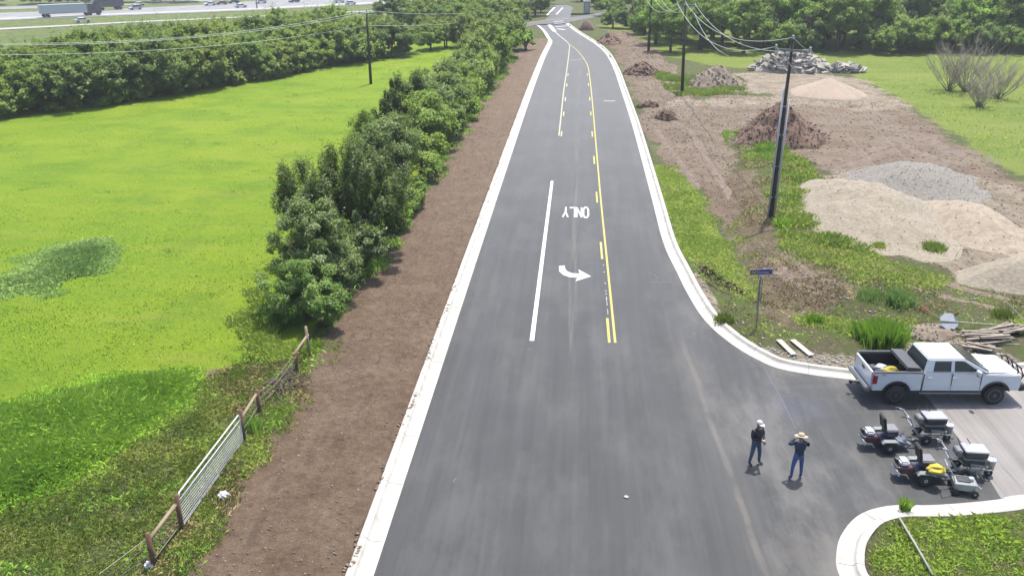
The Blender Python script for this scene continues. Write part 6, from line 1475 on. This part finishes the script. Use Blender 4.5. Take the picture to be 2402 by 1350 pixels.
# ------------------------------------------------------------------ highway and its traffic
M_HWY = asphalt('highway_asphalt', (0.27, 0.265, 0.265), dusty=False); M_PALECON = concrete('pale_shoulder', (.44, .43, .40), .15)
def pxline(P, x): 
    for (x0_, y0_), (x1_, y1_) in zip(P[:-1], P[1:]):
        if x <= x1_: return y0_ + (y1_ - y0_) * (x - x0_) / (x1_ - x0_)
    (x0_, y0_), (x1_, y1_) = P[-2:]; return y0_ + (y1_ - y0_) * (x - x0_) / (x1_ - x0_)
def hw(name, top, bot, mat_, lift, label, x0_=-220, x1_=1020):
    xs_ = list(range(x0_, x1_ + 1, 40)); strip_px(name, [(x, pxline(top, x)) for x in xs_], [(x, pxline(bot, x)) for x in xs_], 0, mat_, label, lift=lift)
T1 = [(-300, 42), (0, 31), (240, 24), (480, 12), (620, 1), (850, -8), (1100, -8)]; B1 = [(-300, 62), (0, 49), (240, 39), (480, 30), (620, 24), (850, 12), (1100, 4)]
hw('highway', T1, B1, M_HWY, .10, 'grey highway across the top left')
hw('highway_shoulder', [(a, b - 5) for a, b in B1], [(a, b - 1.5) for a, b in B1], M_PALECON, .16, 'pale concrete shoulder along the near side of the highway')
hw('frontage_road', [(-300, 84), (0, 67), (150, 60), (300, 52), (480, 44), (760, 31), (1000, 20)], [(-300, 89), (0, 71), (150, 63), (300, 54.5), (480, 46.5), (760, 33), (1000, 22)], M_PALECON, .12, 'thin pale frontage road between highway and wood', -220, 900)
hw('highway', [(a, b - 14) for a, b in T1], [(a, b - 8) for a, b in T1], M_HWY, .08, 'far carriageway of the highway', -220, 700)
M_DKBLUE = plain('dark_blue_paint', (.03, .035, .07), .4, var=.1, coat=.4); M_TRL = plain('trailer_white', (.52, .57, .60), .45, var=.05); M_DKRED = plain('dark_red_paint', (.2, .04, .04), .4, coat=.4)
def hdir(px, py):
    a, b = GT(px - 12, py + .6), GT(px + 12, py - .6); d = b - a; return math.atan2(d.y, d.x)
def car(px, py, mat_, label, rev=False, van=False):
    q = GT(px, py); e = empty('car', (q.x, q.y, q.z + .17), hdir(px, py) + (math.pi if rev else 0), label, 'car'); h = 1.75 if van else 1.42
    MB().side([(-2.2, .3), (2.2, .3), (2.25, .7), (1.3, .92), (-2.1, .98), (-2.25, .8)], -.88, .88).build('body', mat_, e, bevel=.06)
    v_, f_ = quadbox((-1.9 if van else -1.6, 1.15, .82), (-1.6 if van else -1.1, .4, .68), .93, h); MB().add(v_, f_).build('cabin', M_GLASS, e, bevel=.05)
    v_, f_ = quadbox((-1.62 if van else -1.1, .42, .69), (-1.5 if van else -1.0, .3, .6), h - .01, h + .05); MB().add(v_, f_).build('roof', mat_, e)
    for x in (-1.4, 1.4):
        for s_ in (-.8, .8):
            MB().lathe([(.2, -.11), (.33, -.11), (.33, .11), (.2, .11)], (x, s_, .33), 'y', 14).build('wheel', M_TYRE, e)
for px, py, m_, lb, rv, vn in [(325, 15, M_CARW, 'white car on the far carriageway right of the lorries', True, False), (318, 24, M_TRL, 'small white van just below the white car on the highway', True, True), (195, 54, M_CARW, 'white car on the frontage road below the white lorry', False, False),
    (565, 19, M_CARW, 'white car on the highway at the middle top', False, False), (520, 12, M_DKRED, 'dark red car farther back left of the white one', True, False), (493, 14, M_CARW, 'white car leftmost of the far traffic cluster', True, False), (548, 9, M_DKBLUE, 'dark car behind the white one at the middle top', True, False),
    (690, 7, M_DKBLUE, 'dark low car alone on the highway', True, False), (612, 9, M_CARW, 'white van beside the dark post on the highway', True, True), (822, 12, M_CARW, 'white car rightmost on the highway near the lone field pole', False, False), (795, 8, M_CARW, 'white pickup just left of the rightmost highway car', False, True)]:
    car(px, py, m_, lb, rv, vn)
def lorry(px, py, label, L_, box_mat, cab_mat, rev=False):
    q = GT(px, py); e = empty('lorry', (q.x, q.y, q.z + .17), hdir(px, py) + (math.pi if rev else 0), label, 'lorry')
    MB().box((-L_ / 2 + 1.0, 0, 2.55), (L_, 2.5, 2.7)).build('trailer', box_mat, e, bevel=.03)
    MB().box((-L_ / 2 + 1, 0, 1.1), (L_ * .9, 1.0, .2)).build('trailer_chassis', M_BLK, e)
    c_ = MB().side([(1.5, .6), (5.6, .6), (5.7, 1.6), (4.4, 1.9), (3.9, 2.9), (3.4, 3.6), (1.5, 3.7)], -1.2, 1.2).build('cab', cab_mat, e, bevel=.08)
    slabv = [(4.38, -1.0, 1.98), (4.38, 1.0, 1.98), (3.95, .95, 2.8), (3.95, -.95, 2.8)]; MB().add([(x + .04, y, z + .02) for x, y, z in slabv] + [(x - .02, y, z) for x, y, z in slabv], [(0, 1, 2, 3), (4, 7, 6, 5), (0, 4, 5, 1), (1, 5, 6, 2), (2, 6, 7, 3), (3, 7, 4, 0)]).build('windshield', M_GLASS, c_)
    for s_ in (-1, 1): MB().box((3.1, s_ * 1.21, 2.3), (.9, .03, .6)).build('side_window', M_GLASS, c_)
    for x in (4.7, 2.0, .9, -L_ + 3.4, -L_ + 2.2):
        for s_ in (-1, 1): MB().lathe([(.25, -.15), (.5, -.15), (.5, .15), (.25, .15)], (x, s_ * 1.05, .5), 'y', 16).build('wheel', M_TYRE, e)
    return e
lorry(196, 38, 'white trailer lorry with dark cab driving along the highway', 14.0, M_TRL, M_DKBLUE)
lorry(246, 25, 'dark box lorry on the far carriageway behind the white trailer lorry', 7.5, M_DKBLUE, M_DKBLUE, True)
# white cabinet, barrier poles and small things round the junction
q = G(1376, 32, .1); cbn = empty('utility_cabinet', q, 0, 'pale green white utility cabinet beyond the far junction', 'cabinet')
MB().box((0, 0, 1.35), (1.5, 1.3, 2.7)).build('housing', plain('cabinet_paint', (.42, .50, .46), .6, var=.06), cbn, bevel=.05); MB().box((0, 0, 2.78), (1.7, 1.5, .12)).build('roof', M_PALECON, cbn); MB().box((0, -.67, 1.3), (.9, .05, 2.1)).build('door', M_SWHITE, cbn)
strip_px('gravel_apron', [(1338, 33), (1395, 33)], [(1336, 37), (1398, 36)], .12, M_CREAM, 'pale gravel apron below the utility cabinet')
q = GT(603, 21); pl_ = empty('lamp_post', q, 0, 'dark lamp post on the near side of the highway', 'lamp post'); MB().tube([(0, 0, 0), (0, 0, 9)], [.22, .12], 8).build('post', M_BLK, pl_); MB().tube([(0, 0, 9), (1.6, 0, 9.4)], .07, 6).build('arm', M_BLK, pl_)

# ------------------------------------------------------------------ the air
hz = MB().box((0, 1700, 3.5), (6600, 3600, 33)).build('haze', bpy.data.materials.new('haze')); hm = hz.data.materials[0]; hm.use_nodes = True
hm.node_tree.nodes.remove(hm.node_tree.nodes['Principled BSDF']); pv_ = hm.node_tree.nodes.new('ShaderNodeVolumePrincipled')
pv_.inputs['Color'].default_value = (0.86, 0.90, 0.95, 1); pv_.inputs['Density'].default_value = 0.00030; pv_.inputs['Anisotropy'].default_value = 0.2
hm.node_tree.links.new(pv_.outputs[0], hm.node_tree.nodes['Material Output'].inputs['Volume']); tag(hz, kind='stuff')
